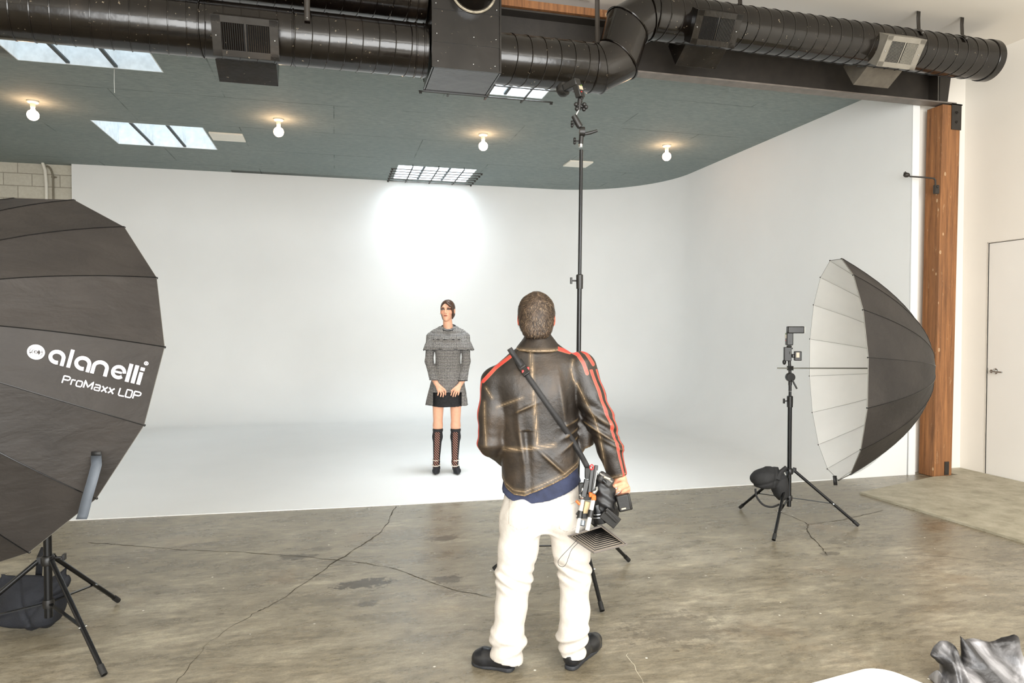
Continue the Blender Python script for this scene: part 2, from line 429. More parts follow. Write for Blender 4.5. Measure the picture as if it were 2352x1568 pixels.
for i, (x0, x1, y0, y1) in enumerate(SKY):
    w = MB(); t = .011; z0, z1 = 4.221, 4.22+sky_h(y0)
    w.b2((x0-t, y0-t, z0), (x0, y1+t, z1)); w.b2((x1, y0-t, z0), (x1+t, y1+t, z1)); w.b2((x0, y0-t, z0), (x1, y0, z1)); w.b2((x0, y1, z0), (x1, y1+t, z1))
    win = w.build('window_%d' % (i+1), m_well, kind='structure')
    for k in (1, 2):
        xx = x0+(x1-x0)*k/3
        r_ = MB(); r_.b2((xx-.018, y0, 4.23), (xx+.018, y1, 4.25)); r_.build('rafter', m_rafter, win)
        r_ = MB(); r_.b2((xx-.012, y0, 4.25), (xx+.012, y1, z1-.06)); r_.build('partition', m_well, win)
    g = MB(); g.b2((x0, y0, z1+.01), (x1, y1, z1+.016)); g.build('pane', m_glass, win)
# ================================================================== ceiling lamps, plates, cord
def make_lamp(x, y):
    t = thing('ceiling_lamp', '', 'lamp', (x, y, 4.22), group='bare globe bulbs along the grey ceiling')
    b = MB(); b.lathe([(0, 0), (.062, 0), (.062, -.014), (.052, -.024), (.03, -.032), (.027, -.06), (.024, -.075), (0, -.075)], n=28); b.build('lamp_base', m_porcelain, t)
    g = MB(); pr = [(0, -.072), (.019, -.072), (.021, -.095), (.03, -.112)]
    for k in range(1, 14):
        a = .62+(PI-.62)*k/13; pr.append((.062*math.sin(a), -.163+.062*math.cos(a)))
    g.lathe(pr, n=28); g.build('bulb', m_bulb, t)
    return t
lamp0 = make_lamp(-3.40, 9.17)
lamps = [lamp0]
for x, y in ((-.68, 9.18), (1.975, 9.2), (4.674, 9.09)):
    c = copy_tree(lamp0); c.location = (x, y, 4.22); lamps.append(c)
for l_, s in zip(lamps, ('glowing globe bulb on the grey ceiling, at the far left above the big black umbrella', 'glowing globe bulb on the grey ceiling, right of the skylight with white cover plate', 'glowing globe bulb on the grey ceiling, just left of the tall light stand top', 'glowing globe bulb on the grey ceiling, right of the tall light stand')): l_['label'] = s
p = MB(); p.b2((-1.64, 10.0, 4.196), (-1.21, 10.37, 4.2195)); tag(p.build('ceiling_plate', m_white, bevel=.004), 'white rectangular cover plate on grey ceiling beside the left skylight', 'panel')
p = MB(); p.b2((3.61, 10.27, 4.196), (4.0, 10.63, 4.2195)); tag(p.build('ceiling_plate', m_white, bevel=.004), 'white rectangular cover plate on grey ceiling behind the tall light stand', 'panel')
c = MB(); c.tube([(-2.17, 7.83, 4.219), (-2.172, 7.83, 4.1), (-2.17, 7.832, 3.98)], .0028, 6); c.build('pull_cord', m_white); tag(bpy.data.objects['pull_cord'], 'thin white cord hanging below the left front skylight', 'cord')
# security grilles below two skylights
def grille(x0, x1, y0, y1, nb, label):
    t = thing('skylight_grille', label, 'grille', ((x0+x1)/2, (y0+y1)/2, 4.22)); cx, cy = (x0+x1)/2, (y0+y1)/2
    z = -.05
    for k in range(3):
        x = x0-cx+.22+(x1-x0-.44)*k/2
        b = MB(); b.bar((x, y0-cy-.1, z+.016), (x, y1-cy+.1, z+.016), .02, .012); 
        for yy in (y0-cy-.09, y1-cy+.09): b.tube([(x, yy, z+.02), (x, yy, -.001)], .007, 8)
        b.build('cross_bar', m_steel, t)
    for k in range(nb):
        y = y0-cy+.05+(y1-y0-.1)*k/(nb-1)
        b = MB(); b.tube([(x0-cx-.12, y, z), (x1-cx+.12, y, z)], .008, 8)
        for xx in (x0-cx-.1, x1-cx+.1): b.box((xx, y, z-.012), (.03, .014, .03))
        b.build('bar', m_steel, t)
grille(1.02, 2.31, 11.32, 12.36, 6, 'black bar grille under the skylight nearest the white back wall')
grille(1.02, 2.32, 6.4, 7.6, 4, 'black bar grille under the skylight beside the junction box')
# conduits on the block wall
k = MB(); k.tube([(-4.50, 12.6, 3.0), (-4.50, 12.6, 3.9), (-4.51, 12.59, 4.1), (-4.54, 12.58, 4.22)], .024, 12); tag(k.build('conduit', m_white), 'white painted pipe running up the block wall, left one', 'pipe')
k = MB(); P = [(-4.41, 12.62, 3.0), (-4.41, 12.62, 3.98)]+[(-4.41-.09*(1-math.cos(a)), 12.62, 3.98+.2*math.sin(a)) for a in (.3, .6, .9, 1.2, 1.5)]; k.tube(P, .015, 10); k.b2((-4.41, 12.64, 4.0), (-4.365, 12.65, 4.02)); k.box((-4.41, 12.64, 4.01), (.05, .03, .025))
tag(k.build('conduit', M('conduit_shaded', '7e7767', .5)), 'shaded bent pipe on the block wall, right one', 'pipe')  # pipe standing in shadow; that shade is put into its colour
# ================================================================== steel beam
BY0, BY1, BZ0, BZ1 = 5.83, 5.965, 3.93, 4.37
t = thing('steel_beam', 'long black steel I-beam under the ceiling edge, ending on the timber post', 'beam', (0, 5.9, 3.93))
b = MB(); b.b2((-6.6, .055, .012), (6.12, .07, .43)); b.build('web', m_steel, t)
b = MB(); b.b2((-6.6, -.07, 0), (6.34, .065, .014)); b.build('bottom_flange', m_steelflange, t)
b = MB(); b.b2((-6.6, -.07, .425), (6.34, .065, .44)); b.build('top_flange', m_steel, t)
b = MB(); b.b2((6.10, -.06, .014), (6.115, .055, .425)); b.build('stiffener', m_steel, t)
b = MB(); b.prism([(0, 0), (.1, 0), (.16, .41), (0, .41)], .012, (6.2, .02, .014), (1, 0, 0), (0, 0, 1)); b.build('end_plate', m_steel, t)
b = MB(); b.b2((-6.6, 5.80, 4.375), (6.5, 5.97, 4.44)); tag(b.build('wood_nailer', m_wood), 'orange-brown wooden strip on top of the black beam', 'timber')
# timber post
t = thing('timber_post', 'rough brown fir post carrying the black beam beside the right white wall', 'post', (6.225, 5.93, 0)); t.rotation_euler = (0, .012, 0)
b = MB(); b.b2((-.11, -.1, 0), (.12, .1, 3.915)); b.build('post', m_wood, t, bevel=.006)
b = MB(); b.b2((.0, -.108, 3.66), (.125, -.1, 3.93)); b.b2((.0, -.108, 3.918), (.135, .1, 3.93)); b.build('bracket', m_steel, t)
for z in (3.74, 3.84):
    b = MB(); b.lathe([(0, 0), (.016, 0), (.016, .01), (.009, .011), (.009, .02), (0, .02)], (.062, -.108, z), (0, -1, 0), 6); b.build('bolt', m_steel, t)
b = MB(); b.b2((.02, -.108, .02), (.075, -.1, .16)); b.build('base_plate', m_steel, t)
t = thing('wall_hook', 'black metal hook arm with knob on the timber post', 'hook', (6.10, 5.84, 3.08))
b = MB(); b.tube([(-.01, 0, -.08), (-.012, 0, .04), (-.03, 0, .06), (-.12, .03, .072), (-.26, .08, .085)], .0085, 8); b.build('arm', m_steel, t)
b = MB(); b.box((-.005, -.005, -.055), (.05, .03, .09)); b.ball((-.005, -.02, -.03), .014); b.build('mount', m_steel, t)
b = MB(); b.ball((-.29, .09, .10), (.035, .03, .025)); b.tube([(-.27, .08, .085), (-.31, .1, .13)], .014, 8); b.build('clamp', m_steel, t)
# concrete pad by the door
b = MB(); b.prism([(4.83, 5.43), (4.9, 3.75), (5.35, 3.4), (6.745, 3.4), (6.745, 6.095), (6.40, 6.095), (6.40, 5.80), (6.08, 5.80)], .018)
def mat_pad():
    t = NT('pale_rough_concrete'); n = t.noise(5, 9, .72); n2 = t.noise(26, 4, .7)
    col = t.ramp(n, [(.3, srgb('8d8672')), (.5, srgb('a8a18d')), (.7, srgb('bdb7a4'))])
    col = t.mix(t.mr(n2, .64, .72, 0, .5), col, srgb('6d6450'))
    t.set(color=col, rough=.6); t.bump(n2, .3, .01); return t.m
tag(b.build('concrete_pad', mat_pad()), 'pale rough concrete slab on the floor in front of the white door', 'slab')
b = MB(); b.b2((1.44, 5.55, 4.488), (2.16, 5.79, 4.4995))
cvt = thing('ceiling_vent', 'white louvred vent in the white ceiling above the beam', 'vent', (1.8, 5.6, 4.5))
b = MB(); b.b2((-.42, -.26, -.014), (.42, .17, -.0015)); b.build('frame', m_white, cvt, bevel=.003)
b = MB()
for i in range(5):
    x = -.36+.15*i; b.b2((x, -.2, -.018), (x+.115, .12, -.0145))
b.build('grille', M('vent_mesh_brown', '8b7b6a', .6), cvt)
# ================================================================== ducts
def spiral_ridges(mb, a, b, r, step, tilt=.0):
    a = V(a); b = V(b); n = int((b-a).length/step); d = (b-a).normalized()
    for i in range(1, n):
        c = a+d*(i*step)
        pts = []
        u, v, _ = frame_from(d)
        for k in range(36):
            q = 2*PI*k/36; pts.append(c+(u*math.cos(q)+v*math.sin(q))*(r+.0012)+d*(.035*math.cos(q)))
        mb.tube(pts, .0045, 5, closed=True)
def duct_run(root, pts, r, ridges=True):
    b = MB(); b.tube(pts, r, 40); b.build('duct_shell', m_duct, root, angle=35)
    if ridges:
        q = MB()
        for a, c in zip(pts[:-1], pts[1:]):
            if (V(c)-V(a)).length > .6: spiral_ridges(q, a, c, r, .118)
        q.build('spiral_seam', m_duct, root)
def collar(root, c, d, r):
    b = MB(); u, v, dd = frame_from(d)
    pts = [V(c)+(u*math.cos(a)+v*math.sin(a))*(r+.003) for a in [2*PI*k/40 for k in range(40)]]
    b.tube(pts, .006, 6, closed=True); b.build('joint_ring', m_duct, root)
DR = .192
def strap(root, x, y, zc, r, ztop, w=.04, a1=25, front=False):
    P = [V((x, y-r*.62, ztop-.004)), V((x, y-r*.60, (ztop+zc+r)/2))]+[V((x, y-(r+.005)*math.cos(a), zc+(r+.005)*math.sin(a))) for a in [math.radians(q) for q in (52, 45, 38, 31, a1)]]
    if front: P = [V((x, y-r-.014, ztop-.004)), V((x, y-r-.012, zc+r)), V((x, y-r-.008, zc+.07)), V((x, y-r-.006, zc+.05))]
    b = MB(); vs = []; fs = []
    for p_ in P: vs += [p_+V((-w/2, 0, 0)), p_+V((w/2, 0, 0))]
    for i in range(len(P)-1): fs.append((2*i, 2*i+1, 2*i+3, 2*i+2))
    b.add(vs, fs); o = b.build('hanger_strap', m_steel, root, recalc=False); s = o.modifiers.new('s', 'SOLIDIFY'); s.thickness = .003
    c = MB(); c.ball(P[-2]+V((0, -.004, 0)), .006, 8, 6); c.build('screw', m_chrome, o)
def register(root, x, y, zc, r, w=.42, front=True, mt=None, ang=28, out=.075, hh=.26):
    mt = mt or m_duct
    a = math.radians(ang); sg = -1 if front else 1
    D = V((0, sg*math.cos(a), -math.sin(a))); U = V((0, sg*math.sin(a)*1, math.cos(a))); X = V((1, 0, 0))
    # U perpendicular to D
    U = (V((0, 0, 1))-D*D.z).normalized()
    O = V((x, y, zc)); L = r+out
    b = MB(); R = Matrix((X, U, D)).transposed()
    b.box(O+D*(L/2+.06), (w, hh, L-.12), R)
    o = b.build('register_box', mt, root, angle=30, bevel=.002)
    if front:
        g = MB(); F = O+D*(L+.002)
        g.box(F+D*.004+U*(hh/2-.022), (w+.012, .044, .008), R); g.box(F+D*.004-U*(hh/2-.022), (w+.012, .044, .008), R)
        for s in (-1, 1): g.box(F+D*.004+X*s*(w/2-.024), (.06, hh, .008), R)
        g.box(F+D*.005, (.012, hh-.07, .01), R)
        g.build('grille_frame', mt, o, bevel=.0015)
        dk = MB(); dk.box(F+D*.0005, (w-.1, hh-.08, .002), R); dk.build('grille_back', M('duct_opening_shade', '0b0a09', .9), o)  # near-black sheet stands in for the unlit inside of the duct
        for half in (-1, 1):
            lv = MB(); n = 10
            for i in range(n):
                xx = half*(.012+(w/2-.068)*(i+.6)/n)
                lv.box(F+D*.006+X*xx, (.0025 if half < 0 else .006, hh-.09, .010), R @ Matrix.Rotation(-.6 if half < 0 else -.25, 3, 'Y'))
            lv.build('louvres', mt, o)
        for s in (-1, 1): sc_ = MB(); sc_.ball(F+D*.009+X*s*(w/2-.02), .006); sc_.build('screw', m_chrome, o)
    return o
DY, DZL, DZU = 5.3, 3.71, 4.175
t = thing('air_duct', 'lower round black spiral duct left of the junction box, with a register', 'duct', (-2.5, DY, DZL))
T0 = V((-2.5, DY, DZL))
def rel(P, T): return [V(p)-T for p in P]
duct_run(t, rel([(-6.55, DY, DZL), (.69, DY, DZL)], T0), DR)
for x in (-2.3, -.9, -.28, .66, .6): collar(t, V((x, DY, DZL))-T0, (1, 0, 0), DR)
strap(t, -.18+2.5, 0, 0, DR, 4.5-DZL, front=True)
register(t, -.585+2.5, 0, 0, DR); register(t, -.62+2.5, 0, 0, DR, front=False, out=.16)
t = thing('air_duct', 'upper round black duct running left from the top of the junction box', 'duct', (-2.5, DY+.02, 4.13))
duct_run(t, [(-4.05, 0, 0), (3.19, 0, 0)], .186)
collar(t, (3.12, 0, 0), (1, 0, 0), .186); collar(t, (3.05, 0, 0), (1, 0, 0), .186)
t = thing('air_duct', 'black spiral duct right of the junction box, rising over two elbows, with two registers', 'duct', (2.2, DY, DZL))
T0 = V((2.2, DY, DZL)); zu = 4.185
P = [(1.22, DY, DZL), (2.10, DY, DZL), (2.27, DY, DZL+.09), (2.36, DY, DZL+.37), (2.52, DY, zu), (6.17, DY+.05, zu)]
b = MB(); b.tube(rel(P, T0), [DR, DR, DR*.97, DR*.97, .184, .184], 40); b.build('duct_shell', m_duct, t, angle=25)
q = MB(); spiral_ridges(q, V(P[0])-T0, V(P[1])-T0, DR, .118); q.build('spiral_seam', m_duct, t)
q = MB(); spiral_ridges(q, V(P[4])-T0, V(P[5])-T0, .184, .118); q.build('spiral_seam', m_duct, t)
for i, r in ((1, DR), (4, .184)):
    collar(t, V(P[i])-T0+V((-.06 if i == 1 else .06, 0, 0)), (1, 0, 0), r)
for i in (1, 2, 3, 4):
    d1 = (V(P[i])-V(P[i-1])).normalized(); d2 = (V(P[i+1])-V(P[i])).normalized()
    b = MB(); d = (d1+d2).normalized(); u, v, _ = frame_from(d); m = (d2-d1).normalized(); k = 1/d.dot(d1); pts = []
    for a in range(40):
        w_ = u*math.cos(a*PI/20)+v*math.sin(a*PI/20); w_ = w_+m*(w_.dot(m)*(k-1)); pts.append(V(P[i])-T0+w_*.192)
    b.tube(pts, .006, 6, closed=True); b.build('joint_ring', m_duct, t)
b = MB(); b.tube([V((6.12, DY+.05, zu))-T0, V((6.2, DY+.05, zu))-T0], .193, 40); b.build('end_cap', m_duct, t, bevel=.006)
for x, zz, r in ((2.06, DZL, DR), (3.36, zu, .184), (5.22, zu, .184), (5.72, zu, .184)): strap(t, x-2.2, .03, zz-DZL, r, 4.5-DZL, .04)
m_pale = M('pale_grey_register_metal', '8f8a80', .4, .3, .1)
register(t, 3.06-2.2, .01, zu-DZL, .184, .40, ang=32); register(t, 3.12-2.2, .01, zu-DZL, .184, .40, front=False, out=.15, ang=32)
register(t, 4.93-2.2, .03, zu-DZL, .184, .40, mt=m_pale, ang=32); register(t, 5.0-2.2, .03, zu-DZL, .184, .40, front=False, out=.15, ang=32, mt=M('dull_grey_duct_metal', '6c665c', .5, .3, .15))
# junction box
BRZ = .60
t = thing('duct_junction_box', 'large black sheet-metal box joining the ducts above the model', 'duct', (.96, 5.3, 3.5))
b = MB(); b.b2((-.255, -.25, 0), (.255, .25, .985)); b.build('box_shell', m_duct, t, bevel=.004)
b = MB(); b.b2((-.262, -.262, 0), (-.245, .26, .012)); b.b2((.245, -.262, 0), (.262, .26, .012)); b.b2((-.262, .245, -.006), (.262, .262, .02)); b.b2((-.262, -.26, .0), (.262, -.25, .012))
b.b2((-.262, -.262, .012), (-.25, -.245, .985)); b.b2((.25, -.262, .012), (.262, -.245, .985)); b.build('seam_flange', m_duct, t)
b = MB(); b.b2((-.25, -.2535, .19), (.25, -.2495, .196)); b.b2((-.25, -.2535, .43), (.25, -.2495, .436)); b.build('fold_line', m_duct, t)
for x in (-.22, 0.05, .22):
    for z in (.05, .25, .47):
        b = MB(); b.ball((x+random.uniform(-.01, .01), -.251, z), .006, 8, 6); b.build('screw', m_chrome, t)
b = MB(); P = [(.05, -.24, BRZ), (.05, -.36, BRZ+.02), (.05, -.49, .74), (.05, -.53, .90)]
b.tube(P, .165, 36); b.build('branch_duct', m_duct, t, angle=25)
b = MB(); pts = [(.05+.168*math.cos(a*PI/20), -.257, BRZ+.168*math.sin(a*PI/20)) for a in range(40)]
b.tube(pts, .009, 6, closed=True); b.build('sealant_ring', M('silver_sealant', 'a39a88', .5, .2, .4, 40), t)
# ================================================================== signed-distance modelling (numpy) for soft shapes
def surface_nets(f, lo, hi, h):
    lo = np.array(lo, np.float32); hi = np.array(hi, np.float32)
    n = np.ceil((hi-lo)/h).astype(int)+1
    X, Y, Z = np.meshgrid(*[lo[i]+h*np.arange(n[i], dtype=np.float32) for i in range(3)], indexing='ij')
    F = f(X, Y, Z).astype(np.float32)
    F[0], F[-1] = np.maximum(F[0], h), np.maximum(F[-1], h)
    F[:, 0], F[:, -1] = np.maximum(F[:, 0], h), np.maximum(F[:, -1], h)
    F[:, :, 0], F[:, :, -1] = np.maximum(F[:, :, 0], h), np.maximum(F[:, :, -1], h)
    F[F == 0] = 1e-6
    S = F < 0
    cs = [S[i:n[0]-1+i, j:n[1]-1+j, k:n[2]-1+k] for i in (0, 1) for j in (0, 1) for k in (0, 1)]
    tot = sum(c.astype(np.int8) for c in cs); act = (tot > 0) & (tot < 8)
    idx = np.full(act.shape, -1, np.int64); A = np.argwhere(act); idx[act] = np.arange(len(A))
    C = np.array([[i, j, k] for i in (0, 1) for j in (0, 1) for k in (0, 1)])
    vals = np.stack([F[A[:, 0]+c[0], A[:, 1]+c[1], A[:, 2]+c[2]] for c in C], 1)
    P = np.zeros((len(A), 3)); W = np.zeros(len(A))
    for a in range(8):
        for b in range(a+1, 8):
            if np.abs(C[a]-C[b]).sum() != 1: continue
            va, vb = vals[:, a], vals[:, b]; m = (va < 0) != (vb < 0)
            t = np.where(m, va/np.where(m, va-vb, 1), 0)
            P += np.where(m[:, None], C[a]+t[:, None]*(C[b]-C[a]), 0); W += m
    verts = lo+h*(A+P/W[:, None])
    quads = []
    for ax in range(3):
        u, v = [(1, 2), (2, 0), (0, 1)][ax]
        sl = [slice(None)]*3; sl[ax] = slice(0, n[ax]-1); a = S[tuple(sl)]
        sl[ax] = slice(1, n[ax]); b = S[tuple(sl)]
        E = np.argwhere(a != b)
        E = E[(E[:, u] > 0) & (E[:, v] > 0) & (E[:, u] < n[u]-1) & (E[:, v] < n[v]-1)]
        fl_ = a[E[:, 0], E[:, 1], E[:, 2]]
        def g(du, dv):
            q = E.copy(); q[:, u] += du; q[:, v] += dv; return idx[q[:, 0], q[:, 1], q[:, 2]]
        Q = np.stack([g(-1, -1), g(0, -1), g(0, 0), g(-1, 0)], 1)
        Q[~fl_] = Q[~fl_][:, ::-1]; quads.append(Q)
    return verts, np.concatenate(quads)
def smin(a, b, k=.03):
    h = np.clip(.5+.5*(b-a)/k, 0, 1); return b*(1-h)+a*h-k*h*(1-h)
def smax(a, b, k=.02): return -smin(-a, -b, k)
def cap(X, Y, Z, a, b, ra, rb):
    a = np.array(a, float); b = np.array(b, float); d = b-a; L = d@d
    px, py, pz = X-a[0], Y-a[1], Z-a[2]
    t = np.clip((px*d[0]+py*d[1]+pz*d[2])/L, 0, 1)
    return np.sqrt((px-t*d[0])**2+(py-t*d[1])**2+(pz-t*d[2])**2)-(ra+t*(rb-ra))
def ell(X, Y, Z, c, r, R=None):
    px, py, pz = X-c[0], Y-c[1], Z-c[2]
    if R is not None:
        R = np.array(R.transposed()) if hasattr(R, 'transposed') else R
        px, py, pz = R[0][0]*px+R[0][1]*py+R[0][2]*pz, R[1][0]*px+R[1][1]*py+R[1][2]*pz, R[2][0]*px+R[2][1]*py+R[2][2]*pz
    k = np.sqrt((px/r[0])**2+(py/r[1])**2+(pz/r[2])**2); return (k-1)*min(r)
def loft(X, Y, Z, rows, e=2.3):
    """vertical loft: rows of (z, cx, cy, half width, half depth), superellipse section"""
    rows = sorted(rows); z = [r[0] for r in rows]
    g = lambda i: np.interp(Z, z, [r[i] for r in rows])
    a, b = g(3), g(4); k = (np.abs((X-g(1))/a)**e+np.abs((Y-g(2))/b)**e)**(1/e)
    return np.maximum((k-1)*np.minimum(a, b), np.maximum(z[0]-Z, Z-z[-1]))
def srows(rows, n=40):
    """smooth resampling (Catmull-Rom) of loft rows"""
    rows = np.array(sorted(rows)); out = []
    for i in range(len(rows)-1):
        p0, p1, p2, p3 = rows[max(i-1, 0)], rows[i], rows[i+1], rows[min(i+2, len(rows)-1)]
        for k in range(5):
            t = k/5; q = .5*((2*p1)+(p2-p0)*t+(2*p0-5*p1+4*p2-p3)*t*t+(3*p1-p0-3*p2+p3)*t**3)
            q[0] = p1[0]+(p2[0]-p1[0])*t; out.append(q)
    out.append(rows[-1]); return [tuple(r) for r in out]
def chain(X, Y, Z, pts, k=.03):
    d = None
    for (a, ra), (b, rb) in zip(pts[:-1], pts[1:]):
        c = cap(X, Y, Z, a, b, ra, rb); d = c if d is None else smin(d, c, k)
    return d
def fnoise(X, Y, Z, s, seed=0, oct=3):
    r = np.random.RandomState(seed); o = 0; amp = 1
    for _ in range(oct):
        w = 0
        for _ in range(4):
            d = r.normal(size=3); d /= np.linalg.norm(d); w = w+np.sin((X*d[0]+Y*d[1]+Z*d[2])*s+r.uniform(0, 6.3)+1.3*np.sin((X*d[1]-Y*d[2]+Z*d[0])*s*.6+r.uniform(0, 6.3)))
        o = o+amp*w/4; s *= 2.1; amp *= .5
    return o
def sdf_mesh(name, parts, mats, parent=None, attrs=None, angle=180, colors=None, modifiers=None):
    """parts: list of (f, lo, hi, h); joined into one mesh; attrs: {name: fn(P)->float}; smoothed once"""
    Vs, Qs, o = [], [], 0
    for f, lo, hi, h in parts:
        v, q = surface_nets(f, lo, hi, h); Vs.append(v); Qs.append(q+o); o += len(v)
    Vv = np.concatenate(Vs); Q = np.concatenate(Qs)
    me = bpy.data.meshes.new(name)
    me.vertices.add(len(Vv)); me.vertices.foreach_set('co', Vv.astype(np.float32).ravel())
    me.loops.add(Q.size); me.loops.foreach_set('vertex_index', Q.astype(np.int32).ravel())
    me.polygons.add(len(Q)); me.polygons.foreach_set('loop_start', np.arange(0, Q.size, 4, dtype=np.int32))
    me.update(calc_edges=True); me.validate()
    for p in (mats if isinstance(mats, (list, tuple)) else [mats]): me.materials.append(p)
    me.polygons.foreach_set('use_smooth', np.ones(len(me.polygons), bool))
    for k, fn in (attrs or {}).items():
        at_ = me.attributes.new(k, 'FLOAT', 'POINT'); at_.data.foreach_set('value', np.asarray(fn(Vv[:, 0], Vv[:, 1], Vv[:, 2]), np.float32))
    for k, fn in (colors or {}).items():
        at_ = me.attributes.new(k, 'FLOAT_COLOR', 'POINT'); c = fn(Vv[:, 0], Vv[:, 1], Vv[:, 2]); at_.data.foreach_set('color', np.concatenate([c, np.ones((len(c), 1))], 1).astype(np.float32).ravel())
    me.update()
    ob = bpy.data.objects.new(name, me); COL.objects.link(ob)
    if parent: ob.parent = parent
    return ob
def cp(px, py, D):
    """world point at camera depth D seen at a pixel"""
    d = V(((px-1176)/FPX*D, D, (784-py)/FPX*D))
    c, s = math.cos(-TILT), math.sin(-TILT); d = V((d.x, c*d.y-s*d.z, s*d.y+c*d.z))
    c, s = math.cos(-YAW), math.sin(-YAW); return V((c*d.x-s*d.y, s*d.x+c*d.y, d.z+EYE))
CR = V((math.cos(YAW), -math.sin(YAW), 0)); CF = V((math.sin(YAW), math.cos(YAW), 0)); UP = V((0, 0, 1))
# ================================================================== light stands
m_navy = M('dark_navy_nylon', '14171f', .75, 0, .25, 10, .5, 260)
m_blacknyl = M('black_nylon', '1a1a1b', .75, 0, .25, 10, .5, 260)
def light_stand(x, y, feet, sections, label, lean=V((0, 0, 0)), r0=.0165, zc=.44, zl=.22):
    t = thing('light_stand', label, 'light stand', (x, y, 0))
    O = V((x, y, 0))
    z0 = zl-.06
    for (za, zb, r) in sections:
        b = MB(); b.tube([V((0, 0, za))+lean*za, V((0, 0, zb))+lean*zb], r, 20); b.build('pole_section', m_black, t)
    for (za, zb, r) in sections[:-1]:
        c = MB(); p = V((0, 0, zb))+lean*zb
        c.lathe([(0, -.05), (r+.006, -.05), (r+.007, -.01), (r+.007, .035), (r+.002, .04), (0, .04)], p, n=20); o = c.build('clamp_collar', m_plastic, t)
        k = MB(); k.tube([p+V((-.02, 0, 0)), p+V((-.05, 0, 0))], .005, 8); k.box(p+V((-.055, 0, 0)), (.012, .014, .04)); k.build('locking_knob', m_plastic, o, bevel=.002)
    c = MB(); c.lathe([(0, -.028), (.027, -.028), (.03, -.02), (.03, .012), (.024, .02), (0, .02)], (0, 0, zc), n=20)
    c2 = MB(); c2.lathe([(0, -.02), (.024, -.02), (.026, 0), (.024, .02), (0, .02)], (0, 0, zl), n=20); c2.build('lower_collar', m_plastic, t)
    k = V((0.05, .02, 0)); c.tube([V((.02, .01, zc)), V((.06, .02, zc))], .006, 8); c.box((.065, .02, zc), (.012, .03, .03)); c.build('leg_collar', m_plastic, t, bevel=.0015)
    for fx, fy in feet:
        d = V((fx-x, fy-y, 0)); L = d.length; u = d/L
        top = u*.042+V((0, 0, zc-.003)); foot = u*(L-.012)+V((0, 0, .014))
        l = MB(); l.tube([top, foot], .0118, 14); l.box(u*.035+V((0, 0, zc)), (.02, .012, .03), Matrix.Rotation(math.atan2(u.y, u.x), 3, 'Z'))
        lo = l.build('leg', m_black, t)
        f = MB(); dd = (foot-top).normalized(); f.tube([foot-dd*.05, foot], .0145, 12); f.build('rubber_foot', m_rubber, lo)
        q = top.lerp(foot, .60); br = MB(); s0 = u*.024+V((0, 0, zl)); side = V((-u.y, u.x, 0))
        br.bar(s0, q+side*.0, .006, .016, side); br.build('brace', m_black, t)
        rv = MB(); rv.lathe([(0, -.018), (.006, -.018), (.006, .018), (0, .018)], q, side, 8); rv.build('rivet', m_chrome, t)
    return t
def flash_unit(name, label, O, ax, upv, diffuser=False):
    """hot-shoe flash: body with its back screen facing away from ax, head pointing along ax"""
    ax = V(ax).normalized(); upv = V(upv); sd = ax.cross(upv).normalized(); upv = sd.cross(ax)
    R = Matrix((ax, sd, upv)).transposed(); O = V(O)
    t = thing(name, label, 'flash', O)
    b = MB(); b.T = R.to_4x4()
    b.box((0, 0, .055), (.05, .07, .10)); b.box((0, 0, -.004), (.035, .04, .014)); b.build('flash_body', m_plastic, t, bevel=.006)
    s = MB(); s.T = R.to_4x4(); s.box((-.0262, 0, .075), (.003, .05, .03)); s.build('lcd_screen', m_lcd, t)
    s = MB(); s.T = R.to_4x4(); s.box((-.0262, -.008, .042), (.003, .012, .008)); s.build('status_light', m_red, t)
    s = MB(); s.T = R.to_4x4(); s.box((-.0262, .015, .096), (.003, .012, .005)); s.build('ready_light', m_green, t)
    h = MB(); h.T = R.to_4x4()
    h.tube([(.0, -.03, .112), (.0, .03, .112)], .02, 14)
    h.box((.045, 0, .128), (.125, .076, .056)); hd = h.build('flash_head', m_plastic, t, bevel=.007)
    w = MB(); w.T = R.to_4x4(); w.box((.109, 0, .128), (.004, .066, .046)); w.build('flash_window', m_white, hd)
    if diffuser:
        w = MB(); w.T = R.to_4x4(); w.lathe([(.03, .1), (.052, .105), (.058, .13), (.05, .16), (.03, .175), (0, .18)], (0, 0, .128), (1, 0, 0), 20); w.build('dome_diffuser', m_plastic, hd)
    return t
right_feet = [(3.411, 5.252), (3.127, 4.369), (4.032, 4.53)]
light_stand(3.52, 4.72, right_feet, [(.15, 1.0, .0165), (.98, 1.075, .011)], 'black tripod light stand holding the right umbrella, sandbag on its leg')
left_feet = [(-1.219, 4.367), (-1.017, 3.427), (-1.93, 3.73)]
light_stand(-1.39, 3.84, left_feet, [(.15, 1.0, .0185), (.98, 1.30, .014)], 'black tripod light stand under the large left umbrella')
center_feet = [(.984, 4.321), (1.43, 3.508), (1.926, 4.247)]
light_stand(1.455, 4.02, center_feet, [(.15, 1.0, .0165), (.98, 1.88, .0145), (1.87, 2.69, .0115)], 'very tall thin black light stand behind the photographer', lean=CR*.0105)
